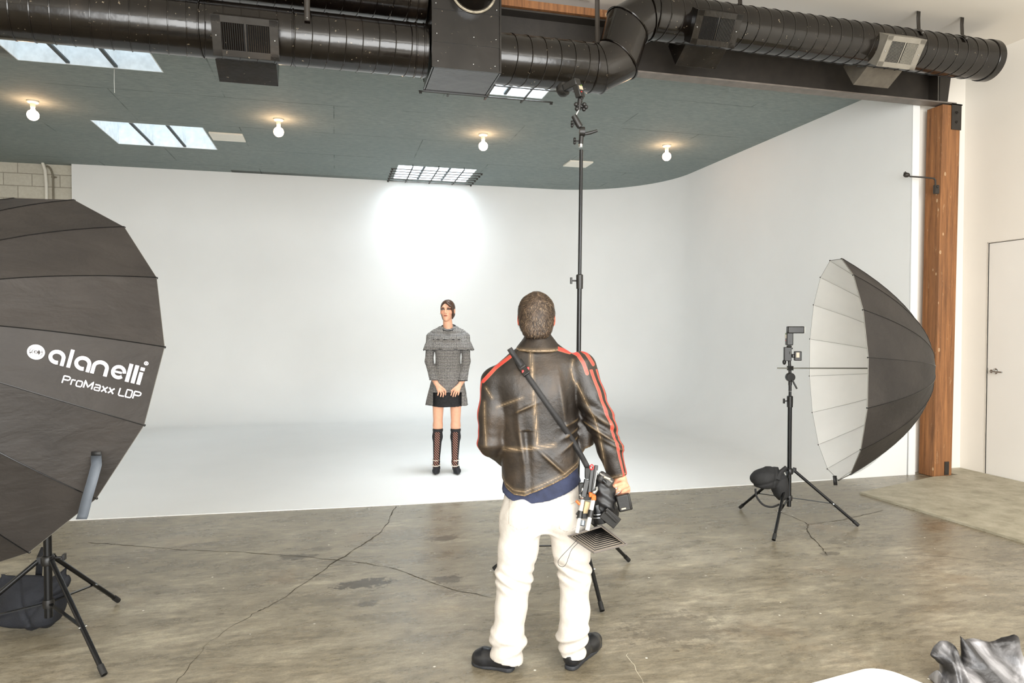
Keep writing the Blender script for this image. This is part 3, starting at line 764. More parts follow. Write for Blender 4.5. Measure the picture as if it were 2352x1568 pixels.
# ---- right umbrella bracket, shaft holder and flash
AX = V((.8985, -.4389, .0)); PR = V((3.52, 4.72, 0))
t = thing('umbrella_bracket', 'black swivel bracket on the right light stand holding umbrella shaft and flash', 'bracket', PR+V((0, 0, 1.08)))
def bz(z, a=0, s=0): return AX*a+V((.4389, .8985, 0))*s+V((0, 0, z-1.08))
b = MB(); b.tube([bz(1.078), bz(1.13)], .012, 12); b.tube([bz(1.125), bz(1.155)], .014, 12); b.build('stud_clamp', m_plastic, t)
b = MB(); b.lathe([(0, -.022), (.033, -.022), (.036, -.012), (.036, .012), (.033, .022), (0, .022)], bz(1.19), CF, 24); b.build('swivel_disc', m_plastic, t)
b = MB(); b.tube([bz(1.17, .01, -.03), bz(1.10, .045, -.035)], .007, 10); b.build('lever', m_plastic, t)
b = MB(); b.tube([bz(1.20), bz(1.40, -.012)], [.012, .011], 12); b.build('stem', m_plastic, t)
b = MB(); b.box(bz(1.375, -.022), (.055, .05, .11), Matrix.Rotation(-.45, 3, 'Z')); b.box(bz(1.42, -.015), (.06, .05, .012), Matrix.Rotation(-.45, 3, 'Z')); b.build('shoe_mount', m_plastic, t, bevel=.004)
b = MB(); b.box(bz(1.262, -.0, .0), (.035, .035, .035)); b.ball(bz(1.31, -.045), (.015, .015, .022)); b.build('shaft_clamp', m_plastic, t)
b = MB(); b.box(bz(1.385, -.005, -.028), (.012, .004, .02)); b.build('chrome_screw', m_chrome, t)
t = thing('radio_receiver', 'small black receiver box with beige label beside the right flash bracket', 'receiver', PR+V((0, 0, 1.34)))
b = MB(); b.box(AX*.055+V((0, 0, .02)), (.055, .04, .075), Matrix.Rotation(-.45, 3, 'Z')); b.box(AX*.02+V((0, 0, .02)), (.02, .03, .03), Matrix.Rotation(-.45, 3, 'Z')); b.build('receiver_case', m_plastic, t, bevel=.005)
b = MB(); b.box(AX*.052+V((0, 0, .028))-V((.4389, .8985, 0))*.0215, (.024, .004, .04), Matrix.Rotation(-.45, 3, 'Z')); b.build('label_sticker', m_lcd, t)
flash_unit('flash', 'black hot-shoe flash aimed into the right umbrella', PR+V((0, 0, 1.44))-AX*.01, AX, UP)
# ---- left bracket (mostly behind the canopy)
NL = V((math.sin(.43)*math.cos(-.312), math.cos(.43)*math.cos(-.312), math.sin(-.312)))
t = thing('umbrella_bracket', 'black bracket behind the left umbrella canopy', 'bracket', (-1.39, 3.84, 1.3))
b = MB(); b.lathe([(0, -.022), (.033, -.022), (.036, -.012), (.036, .012), (.033, .022), (0, .022)], (0, 0, .02), CR, 24); b.tube([(0, 0, -.03), (0, 0, .14)], .012, 12); b.build('swivel', m_plastic, t)
# ---- overhead flash on the tall stand
D = 4.24
tz = cp(1334, 333, D)
t = thing('tilting_head', 'black tilting bracket with knobs on top of the very tall light stand', 'bracket', tz)
def q(px, py, dd=0): return cp(px, py, D+dd)-tz
b = MB(); b.tube([q(1334, 338), q(1334, 331)], .013, 14); b.build('chrome_ring', m_chrome, t)
b = MB(); b.tube([q(1334, 331), q(1336, 305)], .0145, 14); b.build('socket', m_plastic, t)
b = MB(); b.lathe([(0, -.016), (.03, -.016), (.032, 0), (.03, .016), (0, .016)], q(1337, 303), CR, 24); b.build('tilt_disc', m_plastic, t)
b = MB(); b.tube([q(1342, 308), q(1356, 305), q(1372, 300)], [.009, .011, .008], 10); b.build('tilt_lever', m_plastic, t)
for (x, y) in ((1320, 324), (1314, 285)):
    b = MB(); b.tube([q(x, y), q(x+10, y)], .005, 8)
    for k in range(5):
        a = 2*PI*k/5; b.ball(q(x, y)+V((0, 0, 1))*.014*math.cos(a)+CF*.014*math.sin(a), .009, 8, 6)
    b.build('star_knob', m_plastic, t)
b = MB(); b.tube([q(1333, 292), q(1330, 288), q(1318, 266)], [.018, .02, .018], 14); b.build('angled_holder', m_plastic, t)
b = MB(); b.tube([q(1323, 264), q(1330, 250)], .006, 10); b.build('chrome_stud', m_chrome, t)
b = MB()
for (x, y) in ((1323, 240), (1342, 240), (1325, 250), (1341, 251), (1333, 233), (1346, 246)): b.ball(q(x, y, random.uniform(-.02, .02)), .014, 10, 8)
b.tube([q(1322, 243), q(1346, 245)], .012, 10); b.tube([q(1330, 252), q(1332, 228)], .014, 10); b.build('knob_cluster', m_plastic, t)
fo = cp(1334, 226, D); ax = (-CR*.75+CF*.62-UP*.22).normalized()
f = flash_unit('flash', 'black hot-shoe flash high on the very tall stand, tilted toward the model', fo, ax, (UP-CR*.25), diffuser=True)
f.scale = (.80, .80, .80)
# ================================================================== umbrellas
def mat_canopy():
    t = NT('black_umbrella_fabric'); n = t.noise(3, 4); w = t.noise(300, 2)
    t.set(color=t.ramp(n, [(.3, srgb('252220')), (.7, srgb('322e2b'))]), rough=.6, spec=.3)
    wr = t.noise(6, 4, .55, t.co((1, 1, 2.0)), .3)
    t.bump(t.math('ADD', t.math('MULTIPLY', wr, 1.0), t.math('MULTIPLY', w, .03)), .42, .02); return t.m
m_canopy = mat_canopy()
t_ = NT('white_umbrella_lining'); t_.set(color=t_.ramp(t_.noise(3, 3), [(.3, srgb('f4f4f2')), (.7, srgb('fcfcfa'))]), rough=.45, spec=.3); t_.bump(t_.noise(6, 4, .5, None, 1), .1, .01); m_lining = t_.m
m_logo = M('white_logo_print', 'f6eef4', .5, 0, .02)
def umbrella(C, az, el, R, ph, h, shaft, label):
    C = V(C); n = V((math.sin(az)*math.cos(el), math.cos(az)*math.cos(el), math.sin(el))); u = n.cross(UP).normalized(); v = u.cross(n)
    t = thing('reflective_umbrella', label, 'umbrella', C)
    def rib(k, s, off=0):
        a = ph+k*PI/8; r = R*s
        # outward normal of the paraboloid in the (radial, -n) plane
        nr, nn = 2*h*s/R, 1.0; L = math.hypot(nr, nn)
        rad = u*math.cos(a)+v*math.sin(a)
        return rad*(r+off*nr/L)-n*(h*(1-s*s)+off*nn/L)
    S, W = 18, 6
    def shell(off, flip, name, m, bulge):
        vs = []; fs = []; rows = []
        for k in range(16):
            for w in range(W):
                f = w/W; col_ = []
                for i in range(S+1):
                    s = i/S; p = rib(k, s, off).lerp(rib(k+1, s, off), f)
                    bl = bulge*math.sin(PI*f)*(math.sin(PI*min(1, s*1.0))**.7 if s < 1 else 0)
                    c = rib(k+f, s, 0); 
                    nrm = (u*math.cos(ph+(k+f)*PI/8)+v*math.sin(ph+(k+f)*PI/8))
                    p = p-nrm*bl*s
                    col_.append(len(vs)); vs.append(p)
                rows.append(col_)
        N = len(rows)
        for j in range(N):
            for i in range(S):
                q_ = (rows[j][i], rows[(j+1) % N][i], rows[(j+1) % N][i+1], rows[j][i+1])
                fs.append(q_[::-1] if flip else q_)
        b = MB(); b.add(vs, fs); o = b.build(name, m, t, angle=12)
        return o
    outer = shell(.0, False, 'canopy', m_canopy, .012*R)
    lin = shell(-.006, True, 'lining', m_lining, .012*R)
    for k in range(16):
        b = MB(); b.tube([rib(k, s/10, -.012) for s in range(1, 10)]+[rib(k, .995, -.007)], .0016, 6); rb = b.build('rib', M('rib_grey', 'a9a8a3', .4) if k == 0 else bpy.data.materials['rib_grey'], t)
        b = MB(); b.ball(rib(k, 1.002, -.004), .0055, 8, 6); b.build('rib_tip', m_black, rb)
    b = MB()
    for k in range(16): b.tube([rib(k, s/14, .0015) for s in range(1, 15)], .0022, 5)
    b.build('panel_seams', m_black, outer)
    b = MB(); hem = []
    for k in range(16):
        hem.append(rib(k, 1.0, -.003))
    b.tube(hem, .003, 6, closed=True); b.build('hem', M('hem_grey', '77756f', .6), outer)
    b = MB(); b.tube([-n*(h+.03), -n*(h-.3), n*.2, n*shaft], .0048, 10); b.build('shaft', M('shaft_steel', '5d5c52', .35, .6), t)
    b = MB(); b.lathe([(0, -.03), (.012, -.03), (.02, 0), (.02, .03), (.012, .06), (0, .06)], -n*(h-.01), n, 16); b.build('hub', m_plastic, t)
    return t, rib, n, outer
CRt = V((3.818, 4.576, 1.265)); RR = .871
ur, ribr, nr_, _ = umbrella(CRt, -1.116, -.011, RR, 1.428, .685, .43, 'large umbrella seen from its side, white inside and black outside, before the timber post')
CL = V((-1.518, 3.559, 1.397)); RL = .875
ul, ribl, nl_, outl = umbrella(CL, .43, -.312, RL, 1.313, .68, .48, 'huge black umbrella with white lettering, cropped by the left frame edge')
# fabric tie straps and velcro tabs
def ribbon(parent, pts, w, side, m, name='tie_strap'):
    b = MB(); vs = []; fs = []
    for i, p in enumerate(pts): vs += [V(p)-V(side)*w/2, V(p)+V(side)*w/2]
    for i in range(len(pts)-1): fs.append((2*i, 2*i+1, 2*i+3, 2*i+2))
    b.add(vs, fs); o = b.build(name, m, parent, recalc=False); s = o.modifiers.new('s', 'SOLIDIFY'); s.thickness = .002; return o
m_strap = M('grey_tie_strap', '4a5058', .6, 0, .15)
from mathutils.bvhtree import BVHTree
bvh = BVHTree.FromPolygons([p.co+CL for p in outl.data.vertices], [tuple(p.vertices) for p in outl.data.polygons])
EYEP = V((0, 0, EYE))
def hit(px, py):
    d = (cp(px, py, 1)-EYEP).normalized(); r = bvh.ray_cast(EYEP, d); return r[0], r[1], d
p0, n0, d0 = hit(221, 1042)
Dd = (p0-EYEP).dot(CF)
ribbon(ul, [p0-d0*.004-CL, cp(222, 1068, Dd-.03)-CL, cp(212, 1105, Dd-.05)-CL, cp(200, 1145, Dd-.05)-CL, cp(190, 1185, Dd-.05)-CL, cp(187, 1192, Dd-.05)-CL], .043, CR, m_strap)
ribbon(ul, [p0-d0*.012-CR*.02-CL, p0-d0*.012+CR*.02-CL], .02, UP, m_rubber, 'velcro_tab')
pr_ = ribr(8, .97, .003)
ribbon(ur, [cp(1917, 1092, 5.3)-CRt, cp(1919, 1114, 5.3)-CRt], .03, CR, m_rubber)
b = MB(); pt = cp(1912, 649, 5.87)-CRt
for kk, s_ in ((0, .86),):
    pass
# ---- lettering on the left canopy
def stroke_mesh(strokes, name, parent, to_px, off=.003):
    b = MB()
    for st in strokes:
        pts, w = st[0], st[1]; closed = len(st) > 2 and st[2]
        P = []
        for a, c in zip(pts[:-1], pts[1:]):
            L = math.hypot(c[0]-a[0], c[1]-a[1]); n_ = max(1, int(L/25))
            for i in range(n_): P.append((a[0]+(c[0]-a[0])*i/n_, a[1]+(c[1]-a[1])*i/n_))
        P.append(pts[-1]); vs = []; fs = []
        for i, p in enumerate(P):
            q0 = P[i-1] if i > 0 else (P[-2] if closed else P[0]); q1 = P[i+1] if i < len(P)-1 else (P[1] if closed else P[-1])
            tx, ty = q1[0]-q0[0], q1[1]-q0[1]; L = math.hypot(tx, ty) or 1; nx, ny = -ty/L, tx/L
            for sgn in (1, 0, -1):
                x, y = to_px(p[0]+nx*w/2*sgn, p[1]+ny*w/2*sgn); h_, nn, d = hit(x, y)
                vs.append((h_ if h_ is not None else cp(x, y, 3))-d*off-CL)
        for i in range(len(P)-1):
            for k in (0, 1): fs.append((3*i+k, 3*i+k+1, 3*i+3+k+1, 3*i+3+k))
        b.add(vs, fs)
    return b.build(name, m_logo, parent, recalc=False, angle=180)
Z1 = 6.5333
def px1(x, y):  # first line: origin at the bowl of the first a
    X = 725+x*.972+y*.27; Y = 392+x*.236-y*.96; return 20+X/Z1, 760+Y/Z1
def arc(cx, cy, rx, ry, a0, a1, n=18): return [(cx+rx*math.cos(math.radians(a0+(a1-a0)*i/n)), cy+ry*math.sin(math.radians(a0+(a1-a0)*i/n))) for i in range(n+1)]
RX, RY, SW = 100, 82, 56
def A(x): return [(arc(x, 0, RX, RY, 0, 290), SW), ([(x+RX, 0), (x+RX, -112)], SW)]
T1 = {'a': A(0), 'l': [([(200, -112), (200, 165)], SW)], 'a.001': A(398),
      'n': [(arc(668, 0, RX, RY, 180, 0), SW), ([(568, 0), (568, -112)], SW), ([(768, 0), (768, -112)], SW)],
      'e': [(arc(950, 0, 88, RY, 0, 318), SW-6), ([(885, -2), (1000, -2)], 30)],
      'l.001': [([(1105, -112), (1105, 165)], 58)], 'l.002': [([(1195, -112), (1195, 165)], 58)],
      'i': [([(1282, -112), (1282, 78)], 56), ([(1255, 128), (1318, 128)], 50)]}
for k_, st in T1.items(): stroke_mesh(st, 'logo_letter', outl, px1)
stroke_mesh([(arc(1315, 226, 28, 24, 0, 360), 12, True), (arc(1315, 226, 8, 7, 0, 360), 8, True)], 'registered_mark', outl, px1)
icon = [(arc(-325, 0, 118, 96, 0, 360, 32), 34, True), (arc(-325, 0, 78, 62, 20, 195, 20), 26), (arc(-325, 0, 78, 62, 210, 370, 20), 26), (arc(-325, 0, 44, 34, 50, 330, 20), 20), (arc(-325, 0, 13, 11, 0, 360, 10), 8, True)]
stroke_mesh(icon, 'logo_emblem', outl, px1)
def px2(x, y):
    X = 792+x*.977+y*.30; Y = 775+x*.214-y*.95; return 20+X/Z1, 760+Y/Z1
H2, XH, W2 = 112, 84, 19
def gl(ch, x):
    P_ = lambda w: [([(x, 0), (x, H2)], W2), ([(x, H2), (x+w*.75, H2), (x+w, H2-12), (x+w, H2-40), (x+w*.75, H2-56), (x, H2-56)], W2)]
    if ch == 'P': return P_(98), 132
    if ch == 'r': return [([(x, 0), (x, XH)], W2), ([(x, XH-4), (x+52, XH-4)], W2)], 78
    if ch == 'o': return [([(x+14, 0), (x+70, 0), (x+84, 14), (x+84, XH-14), (x+70, XH), (x+14, XH), (x, XH-14), (x, 14), (x+14, 0)], W2, True)], 118
    if ch == 'M': return [([(x, 0), (x, H2), (x+62, 20), (x+124, H2), (x+124, 0)], W2+2)], 160
    if ch == 'a': return [([(x, XH), (x+68, XH), (x+80, XH-14), (x+80, 0)], W2), ([(x+80, 0), (x+12, 0), (x, 10), (x, 34), (x+12, 44), (x+80, 44)], W2-4)], 112
    if ch == 'x': return [([(x, 0), (x+78, XH)], W2+2), ([(x, XH), (x+78, 0)], W2+2)], 104
    if ch == 'L': return [([(x, H2), (x, 12), (x+12, 0), (x+86, 0)], W2)], 106
    if ch == 'D': return [([(x, 0), (x+70, 0), (x+84, 14), (x+84, H2-14), (x+70, H2), (x, H2), (x, 0)], W2)], 116
    return [], 55
x_ = 8
for ch in 'ProMaxx LDP':
    st, w_ = gl(ch, x_)
    if st: stroke_mesh(st, 'model_letter', outl, px2)
    x_ += w_
# ================================================================== sandbags
def f_left(X, Y, Z):
    t = loft(X, Y, Z, srows([(-.145, -.05, 0, .13, .05), (-.12, -.04, 0, .155, .085), (-.04, -.03, 0, .165, .085), (.04, -.02, 0, .16, .06), (.09, .0, 0, .155, .03), (.12, .0, 0, .14, .012)]), 3.0)
    d = smin(t, cap(X, Y, Z, (-.16, 0, .085), (-.13, 0, .03), .014, .04), .02); d = smin(d, cap(X, Y, Z, (.165, 0, .15), (.11, 0, .06), .010, .045), .03)
    d = d+.010*fnoise(X, Y, Z, 17, 3)+.010*np.exp(-((X+.02+Z*.5)/.014)**2)+.008*np.exp(-((Z+.03-.4*X)/.012)**2)+.006*np.exp(-((X-.08-Z*.7)/.01)**2)
    return d
bl = cp(80, 1412, 3.56); bl.z = .185
t = thing('sandbag', 'dark navy sandbag resting on the floor beneath the left light stand', 'sandbag', bl, -YAW)
sdf_mesh('bag_body', [(f_left, (-.24, -.13, -.19), (.24, .13, .2), .0065)], m_navy, t)
b = MB(); P = [V((.0, .02, .08)), V((.03, .0, .17)), V((.045, -.01, .26)), V((.05, -.01, .22))]
ribbon(t, [V((-.0, .03, .08)), V((.01, .03, .2)), V((.035, .03, .255))], .035, (1, 0, 0), m_navy, 'handle_loop')
def f_right(X, Y, Z):
    d = loft(X, Y, Z, srows([(-.055, -.055, 0, .05, .03), (-.04, -.065, 0, .085, .07), (.02, -.07, 0, .11, .085), (.075, -.05, 0, .095, .07), (.115, -.01, 0, .05, .035)]), 2.2)
    e = loft(X, Y, Z, srows([(-.155, .075, .02, .03, .03), (-.12, .07, .02, .052, .06), (-.03, .055, .02, .066, .07), (.05, .045, .02, .06, .05), (.09, .04, .02, .03, .02)]), 2.3)
    d = smin(d, e, .012); return d+.006*fnoise(X, Y, Z, 24, 5)+.006*np.exp(-((Z-.02-.3*X)/.01)**2)+.005*np.exp(-((X+.02-.2*Z)/.008)**2)
br_ = cp(1776, 1105, 5.35)
t = thing('sandbag', 'round black sandbag hanging on the legs of the right light stand', 'sandbag', br_, -YAW)
sdf_mesh('bag_body', [(f_right, (-.22, -.13, -.19), (.17, .13, .15), .0055)], m_blacknyl, t)
D = 5.3
b = MB(); P = [cp(x, y, D)-br_ for x, y in ((1735, 1122), (1738, 1140), (1752, 1158), (1772, 1164), (1790, 1158))]
Rz = Matrix.Rotation(YAW, 3, 'Z')
b.tube(spline([Rz @ p for p in P]), .008, 8); b.build('strap_loop', m_blacknyl, t)
b = MB(); P = [cp(x, y, D)-br_ for x, y in ((1786, 1100), (1792, 1085), (1806, 1072))]; b.tube([Rz @ p for p in P], [.03, .02, .014], 8); b.build('strap', m_blacknyl, t)
# ================================================================== people
def seg_d(X, Z, pts):
    d = np.full(X.shape, 9.)
    for a, b in zip(pts[:-1], pts[1:]):
        vx, vz = b[0]-a[0], b[1]-a[1]; t = np.clip(((X-a[0])*vx+(Z-a[1])*vz)/(vx*vx+vz*vz), 0, 1)
        d = np.minimum(d, np.hypot(X-a[0]-t*vx, Z-a[1]-t*vz))
    return d
def mat_skin(name, c1, c2):
    t = NT(name); col = t.n('ShaderNodeAttribute', attribute_name='tint').outputs['Color']
    v = t.noise(30, 3); col = t.mix(t.mr(v, .35, .65, 0, .12), col, srgb(c2), 'MULTIPLY')
    t.set(color=col, rough=.48, sss=.08, spec=.4); t.b.inputs['Subsurface Radius'].default_value = (.6, .25, .12); t.b.inputs['Subsurface Scale'].default_value = .02
    return t.m
def head_sdf(X, Y, Z, c, yaw, s=1.0, fem=True):
    """head facing -Y, turned by yaw; c = centre between crown and chin"""
    co, si = math.cos(yaw), math.sin(yaw); x0, y0, z = (X-c[0])/s, (Y-c[1])/s, (Z-c[2])/s
    x, y = co*x0+si*y0, -si*x0+co*y0; ax = np.abs(x)
    d = ell(x, y, z, (0, .012, .028), (.073, .092, .086))
    d = smin(d, ell(x, y, z, (0, -.022, -.048), (.053 if fem else .058, .062, .062)), .035)
    d = smin(d, ell(x, y, z, (0, -.058, -.098), (.020, .020, .014)), .03)
    d = smin(d, ell(ax, y, z, (.043, -.052, -.018), (.018, .02, .018)), .02)          # cheekbones
    d = smin(d, ell(ax, y, z, (.03, -.072, .033), (.024, .012, .008)), .015)           # brow
    d = smax(d, -ell(ax, y, z, (.0305, -.098, .012), (.019, .018, .0115)), .010)        # eye sockets
    d = smin(d, ell(ax, y, z, (.031, -.0705, .011), (.0135, .0125, .010)), .002)        # eyeballs/lids
    d = smin(d, cap(x, y, z, (0, -.078, .02), (0, -.098, -.020), .007, .0095), .010)    # nose bridge and tip
    d = smin(d, ell(ax, y, z, (.011, -.086, -.026), (.008, .010, .006)), .005)
    d = smin(d, ell(x, y, z, (0, -.0795, -.050), (.0215, .0085, .0045)), .003)
    d = smin(d, ell(x, y, z, (0, -.0785, -.0585), (.018, .0085, .005)), .003)
    d = smin(d, ell(ax, y, z, (.076, .012, -.004), (.0085, .017, .029)), .006)
    d = smax(d, -ell(ax, y, z, (.0855, .004, .0), (.005, .009, .016)), .003)
    return d*s, (x, y, z)
def skin_tint(x, y, z, base, lip, lash, brow, cheek):
    x, y, z = map(np.asarray, (x, y, z)); c = np.tile(np.array(srgb(base)), (x.size, 1)); ax = np.abs(x)
    def put(m, col):
        m = np.clip(m, 0, 1)[:, None]; c[:] = c*(1-m)+np.array(srgb(col))*m
    f = (y < -.03)
    put(.45*f*np.exp(-((ax-.045)/.018)**2-((z+.022)/.018)**2), cheek)
    put(f*(1.3-np.sqrt((ax-.031)**2/.019**2+(z-.016)**2/.0105**2))*2, lash)                        # made-up lid
    put(f*(1.1-np.sqrt((ax-.031)**2/.010**2+(z-.010)**2/.0045**2))*3, 'e8e0d8'); put(f*(1.1-np.sqrt((ax-.031)**2+(z-.010)**2)/.0048)*4, '1c1410')
    put(f*(1.2-np.sqrt((ax-.033)**2/.021**2+(z-.036-.1*(.033-ax)*-1)**2/.0042**2))*3, brow)
    put(f*(1.25-np.sqrt(x**2/.020**2+(z+.0545)**2/.0085**2))*2.2, lip)
    put(f*.6*(1.2-np.sqrt((ax-.008)**2/.004**2+(z+.033)**2/.0025**2)), '6e3b2c')
    return c
def hand_sdf(X, Y, Z, wrist, knuckles, tips, mids, thumb, rp=.016, rf=.0085):
    d = None
    w = np.array(wrist)
    for k in knuckles:
        q = cap(X, Y, Z, w, k, rp*1.15, rp*.8); d = q if d is None else smin(d, q, .012)
    for k, m, t in zip(knuckles, mids, tips):
        d = smin(d, cap(X, Y, Z, k, m, rf*1.05, rf*.95), .006); d = smin(d, cap(X, Y, Z, m, t, rf*.95, rf*.72), .002)
    d = smin(d, cap(X, Y, Z, thumb[0], thumb[1], rf*1.5, rf*1.1), .012); d = smin(d, cap(X, Y, Z, thumb[1], thumb[2], rf*1.1, rf*.85), .004)
    return d
# ------------------------------------------------------------------ the photographer, seen from behind
MR = cp(1250, 784, 3.2); MR.z = 0
man = thing('person', 'man in worn brown leather jacket with red stripes and white jeans, seen from behind', 'person', MR, -YAW)
RZ = Matrix.Rotation(YAW, 3, 'Z')
def m(px, py, y=0.0):
    p = RZ @ (cp(px, py, 3.2+y)-MR); return (p.x, p.y, p.z)
def mz(px, py, y=-.1): p = m(px, py, y); return (p[0], p[2])
def mrow(py, L, R, b, cy=0.0):
    a = m(L, py, cy); c = m(R, py, cy); return (a[2], (a[0]+c[0])/2, cy, (c[0]-a[0])/2, b)
SHL, ELL_, FWL = m(1140, 876, .0), m(1126, 1018, -.01), m(1180, 1066, .20)
SHR, MIR, ELR, WRR = m(1333, 845, 0), m(1354, 905, -.01), m(1380, 968, -.02), m(1417, 1086, -.02)
HEADM = m(1232, 728, .03)
jrows = srows([mrow(1150, 1152, 1325, .135, .01), mrow(1110, 1153, 1332, .135, .01), mrow(1075, 1153, 1333, .13, .01), mrow(1040, 1151, 1326, .122), mrow(1000, 1147, 1322, .118), mrow(950, 1141, 1325, .125), mrow(900, 1131, 1327, .132), mrow(860, 1124, 1334, .125, .01), mrow(832, 1146, 1330, .105, .02), mrow(808, 1172, 1305, .085, .025), mrow(790, 1196, 1280, .065, .03), mrow(775, 1205, 1268, .055, .035)])
hemp = [mz(*p) for p in ((1140, 1095), (1152, 1110), (1162, 1128), (1180, 1139), (1205, 1140), (1250, 1121), (1300, 1099), (1330, 1080), (1342, 1058), (1350, 1040), (1380, 1030))]
def hemz(X): return np.interp(X, [p[0] for p in hemp], [p[1] for p in hemp])
def folds(X, Y, Z):
    w = .0050*fnoise(X, Y, Z*.45, 19, 11, 3)
    # long drape folds running from the shoulders to the waist, and cross folds by the right armpit
    w = w-.010*np.exp(-((X-(-.105+.02*np.sin(Z*9)))/.016)**2)*np.clip((1.30-Z)*6, 0, 1)*(Z < 1.3)
    w = w+.010*np.exp(-((X-(-.085+.03*(1.1-Z)))/.02)**2)*(Z < 1.12)
    w = w-.011*np.exp(-((X-.075-.16*(1.28-Z))/.018)**2)*np.exp(-((Z-1.25)/.16)**2)
    for zc, sl in ((1.10, .5), (1.05, .7), (1.15, .35)): w = w-.008*np.exp(-((Z-zc-sl*(X-.11))/.011)**2)*np.exp(-((X-.13)/.05)**2)
    w = w-.009*np.exp(-((Z-1.215-.45*(X+.12))/.008)**2)*np.exp(-((X+.09)/.05)**2)
    w = w-.012*np.exp(-((Z-.99+.9*(X-.02))/.012)**2)*np.exp(-((X-.04)/.06)**2)
    return w
def arm_parts(X, Y, Z):
    la = chain(X, Y, Z, [(SHL, .074), (m(1132, 950, -.01), .066), (ELL_, .060)]); la = smin(la, cap(X, Y, Z, ELL_, FWL, .056, .046), .02)
    ra = chain(X, Y, Z, [(SHR, .078), (MIR, .070), (ELR, .062), (m(1400, 1030, -.02), .055), (WRR, .047)], .02)
    return la, ra
def f_jacket(X, Y, Z):
    t = loft(X, Y, Z, jrows, 2.25); w = folds(X, Y, Z); t = t+w
    t = smin(t, ell(X, Y, Z, m(1343, 1012, .07), (.045, .07, .10)), .03); t = smin(t, cap(X, Y, Z, m(1328, 890, .03), m(1343, 990, .05), .04, .045), .03)
    t = np.maximum(t, hemz(X)-Z)
    la, ra = arm_parts(X, Y, Z)
    # sleeve creases, bunched at the inner elbow
    s = (Z-ELR[2])
    ra = ra+.006*np.sin(s*95+X*60)*np.exp(-(s/.09)**2)+.003*fnoise(X, Y, Z, 24, 5)
    for zc, sl in ((1.13, -.6), (1.16, -.6), (1.105, -.55)): ra = ra-.006*np.exp(-((Z-zc-sl*(X-.22))/.008)**2)
    ra = ra-.006*np.exp(-((Z-ELR[2]+.0)/.02)**2)*(X > .30)
    la = la+.003*fnoise(X, Y, Z, 24, 6)+.003*np.sin((Z-1.0)*90)*np.exp(-((Z-1.03)/.06)**2)
    cutc = (Z-WRR[2])*.95+(X-WRR[0])*-.25+.004
    ra = np.maximum(ra, -cutc-.012)
    d = smin(t, la, .018); d = smin(d, ra, .014)
    return d
def jac_stripe(X, Y, Z):
    la, ra = arm_parts(X, Y, Z); tor = loft(X, Y, Z, jrows, 2.25)
    P = [np.array(q) for q in (SHR, MIR, ELR, m(1400, 1030, -.02), WRR)]
    cx = np.interp(-Z, [-p[2] for p in P], [p[0] for p in P]); cy = np.interp(-Z, [-p[2] for p in P], [p[1] for p in P])
    th = np.degrees(np.arctan2(X-cx, -(Y-cy))); up = Z > SHR[2]
    r = .06
    d1 = np.abs(th-34)*PI/180*r-.0066; d2 = np.abs(th-66)*PI/180*r-.0066
    d = np.minimum(d1, d2); d = np.where((ra < tor+.03) & (~up), d, 9.)
    back = Y < .03
    for pts, hw in (([mz(1238, 790), mz(1262, 795), mz(1312, 810)], .0085), ([mz(1312, 806), mz(1330, 815), mz(1342, 835), mz(1350, 858)], .0080), ([mz(1335, 802), mz(1350, 812), mz(1366, 838)], .0072), ([mz(1108, 878), mz(1138, 846), mz(1172, 820)], .0072)):
        d = np.minimum(d, np.where(back, seg_d(X, Z, pts)-hw, 9.))
    Pl = [np.array(q) for q in (SHL, ELL_)]
    cx = np.interp(-Z, [-p[2] for p in Pl], [p[0] for p in Pl]); cy = np.interp(-Z, [-p[2] for p in Pl], [p[1] for p in Pl])
    th = np.degrees(np.arctan2(-(X-cx), -(Y-cy))); d3 = np.minimum(np.abs(th-72), np.abs(th-108))*PI/180*r-.009
    d = np.minimum(d, np.where((la < tor+.01) & (Z < SHL[2]), d3, 9.))
    return d
def jac_seam(X, Y, Z):
    back = Y < .02
    d = np.full(X.shape, 9.)
    L = [[(1222, 797), (1225, 870), (1231, 950), (1236, 1022)], [(1218, 797), (1221, 870), (1227, 950), (1232, 1022)],
         [(1157, 1033), (1200, 1029), (1275, 1019)], [(1157, 1037), (1200, 1033), (1275, 1024)],
         [(1318, 828), (1313, 850), (1318, 872), (1326, 885)], [(1326, 880), (1345, 920), (1368, 965), (1380, 1005), (1395, 1085)],
         [(1115, 892), (1130, 915)], [(1112, 925), (1113, 975), (1116, 1025)], [(1142, 936), (1175, 922), (1200, 912)]]
    for i, l in enumerate(L): d = np.minimum(d, seg_d(X, Z, [mz(*p) for p in l]))
    tor = loft(X, Y, Z, jrows, 2.25); h = np.abs(Z-hemz(X)-.005); h2 = np.abs(Z-hemz(X)-.022)
    d = np.minimum(d, np.where(tor < .02, np.minimum(h, h2)*.8, 9.))
    cutc = (Z-WRR[2])*.95+(X-WRR[0])*-.25+.016
    d = np.minimum(d, np.where(X > .24, np.abs(cutc-.012), 9))
    return np.where(back | (tor < .02), d, 9.)
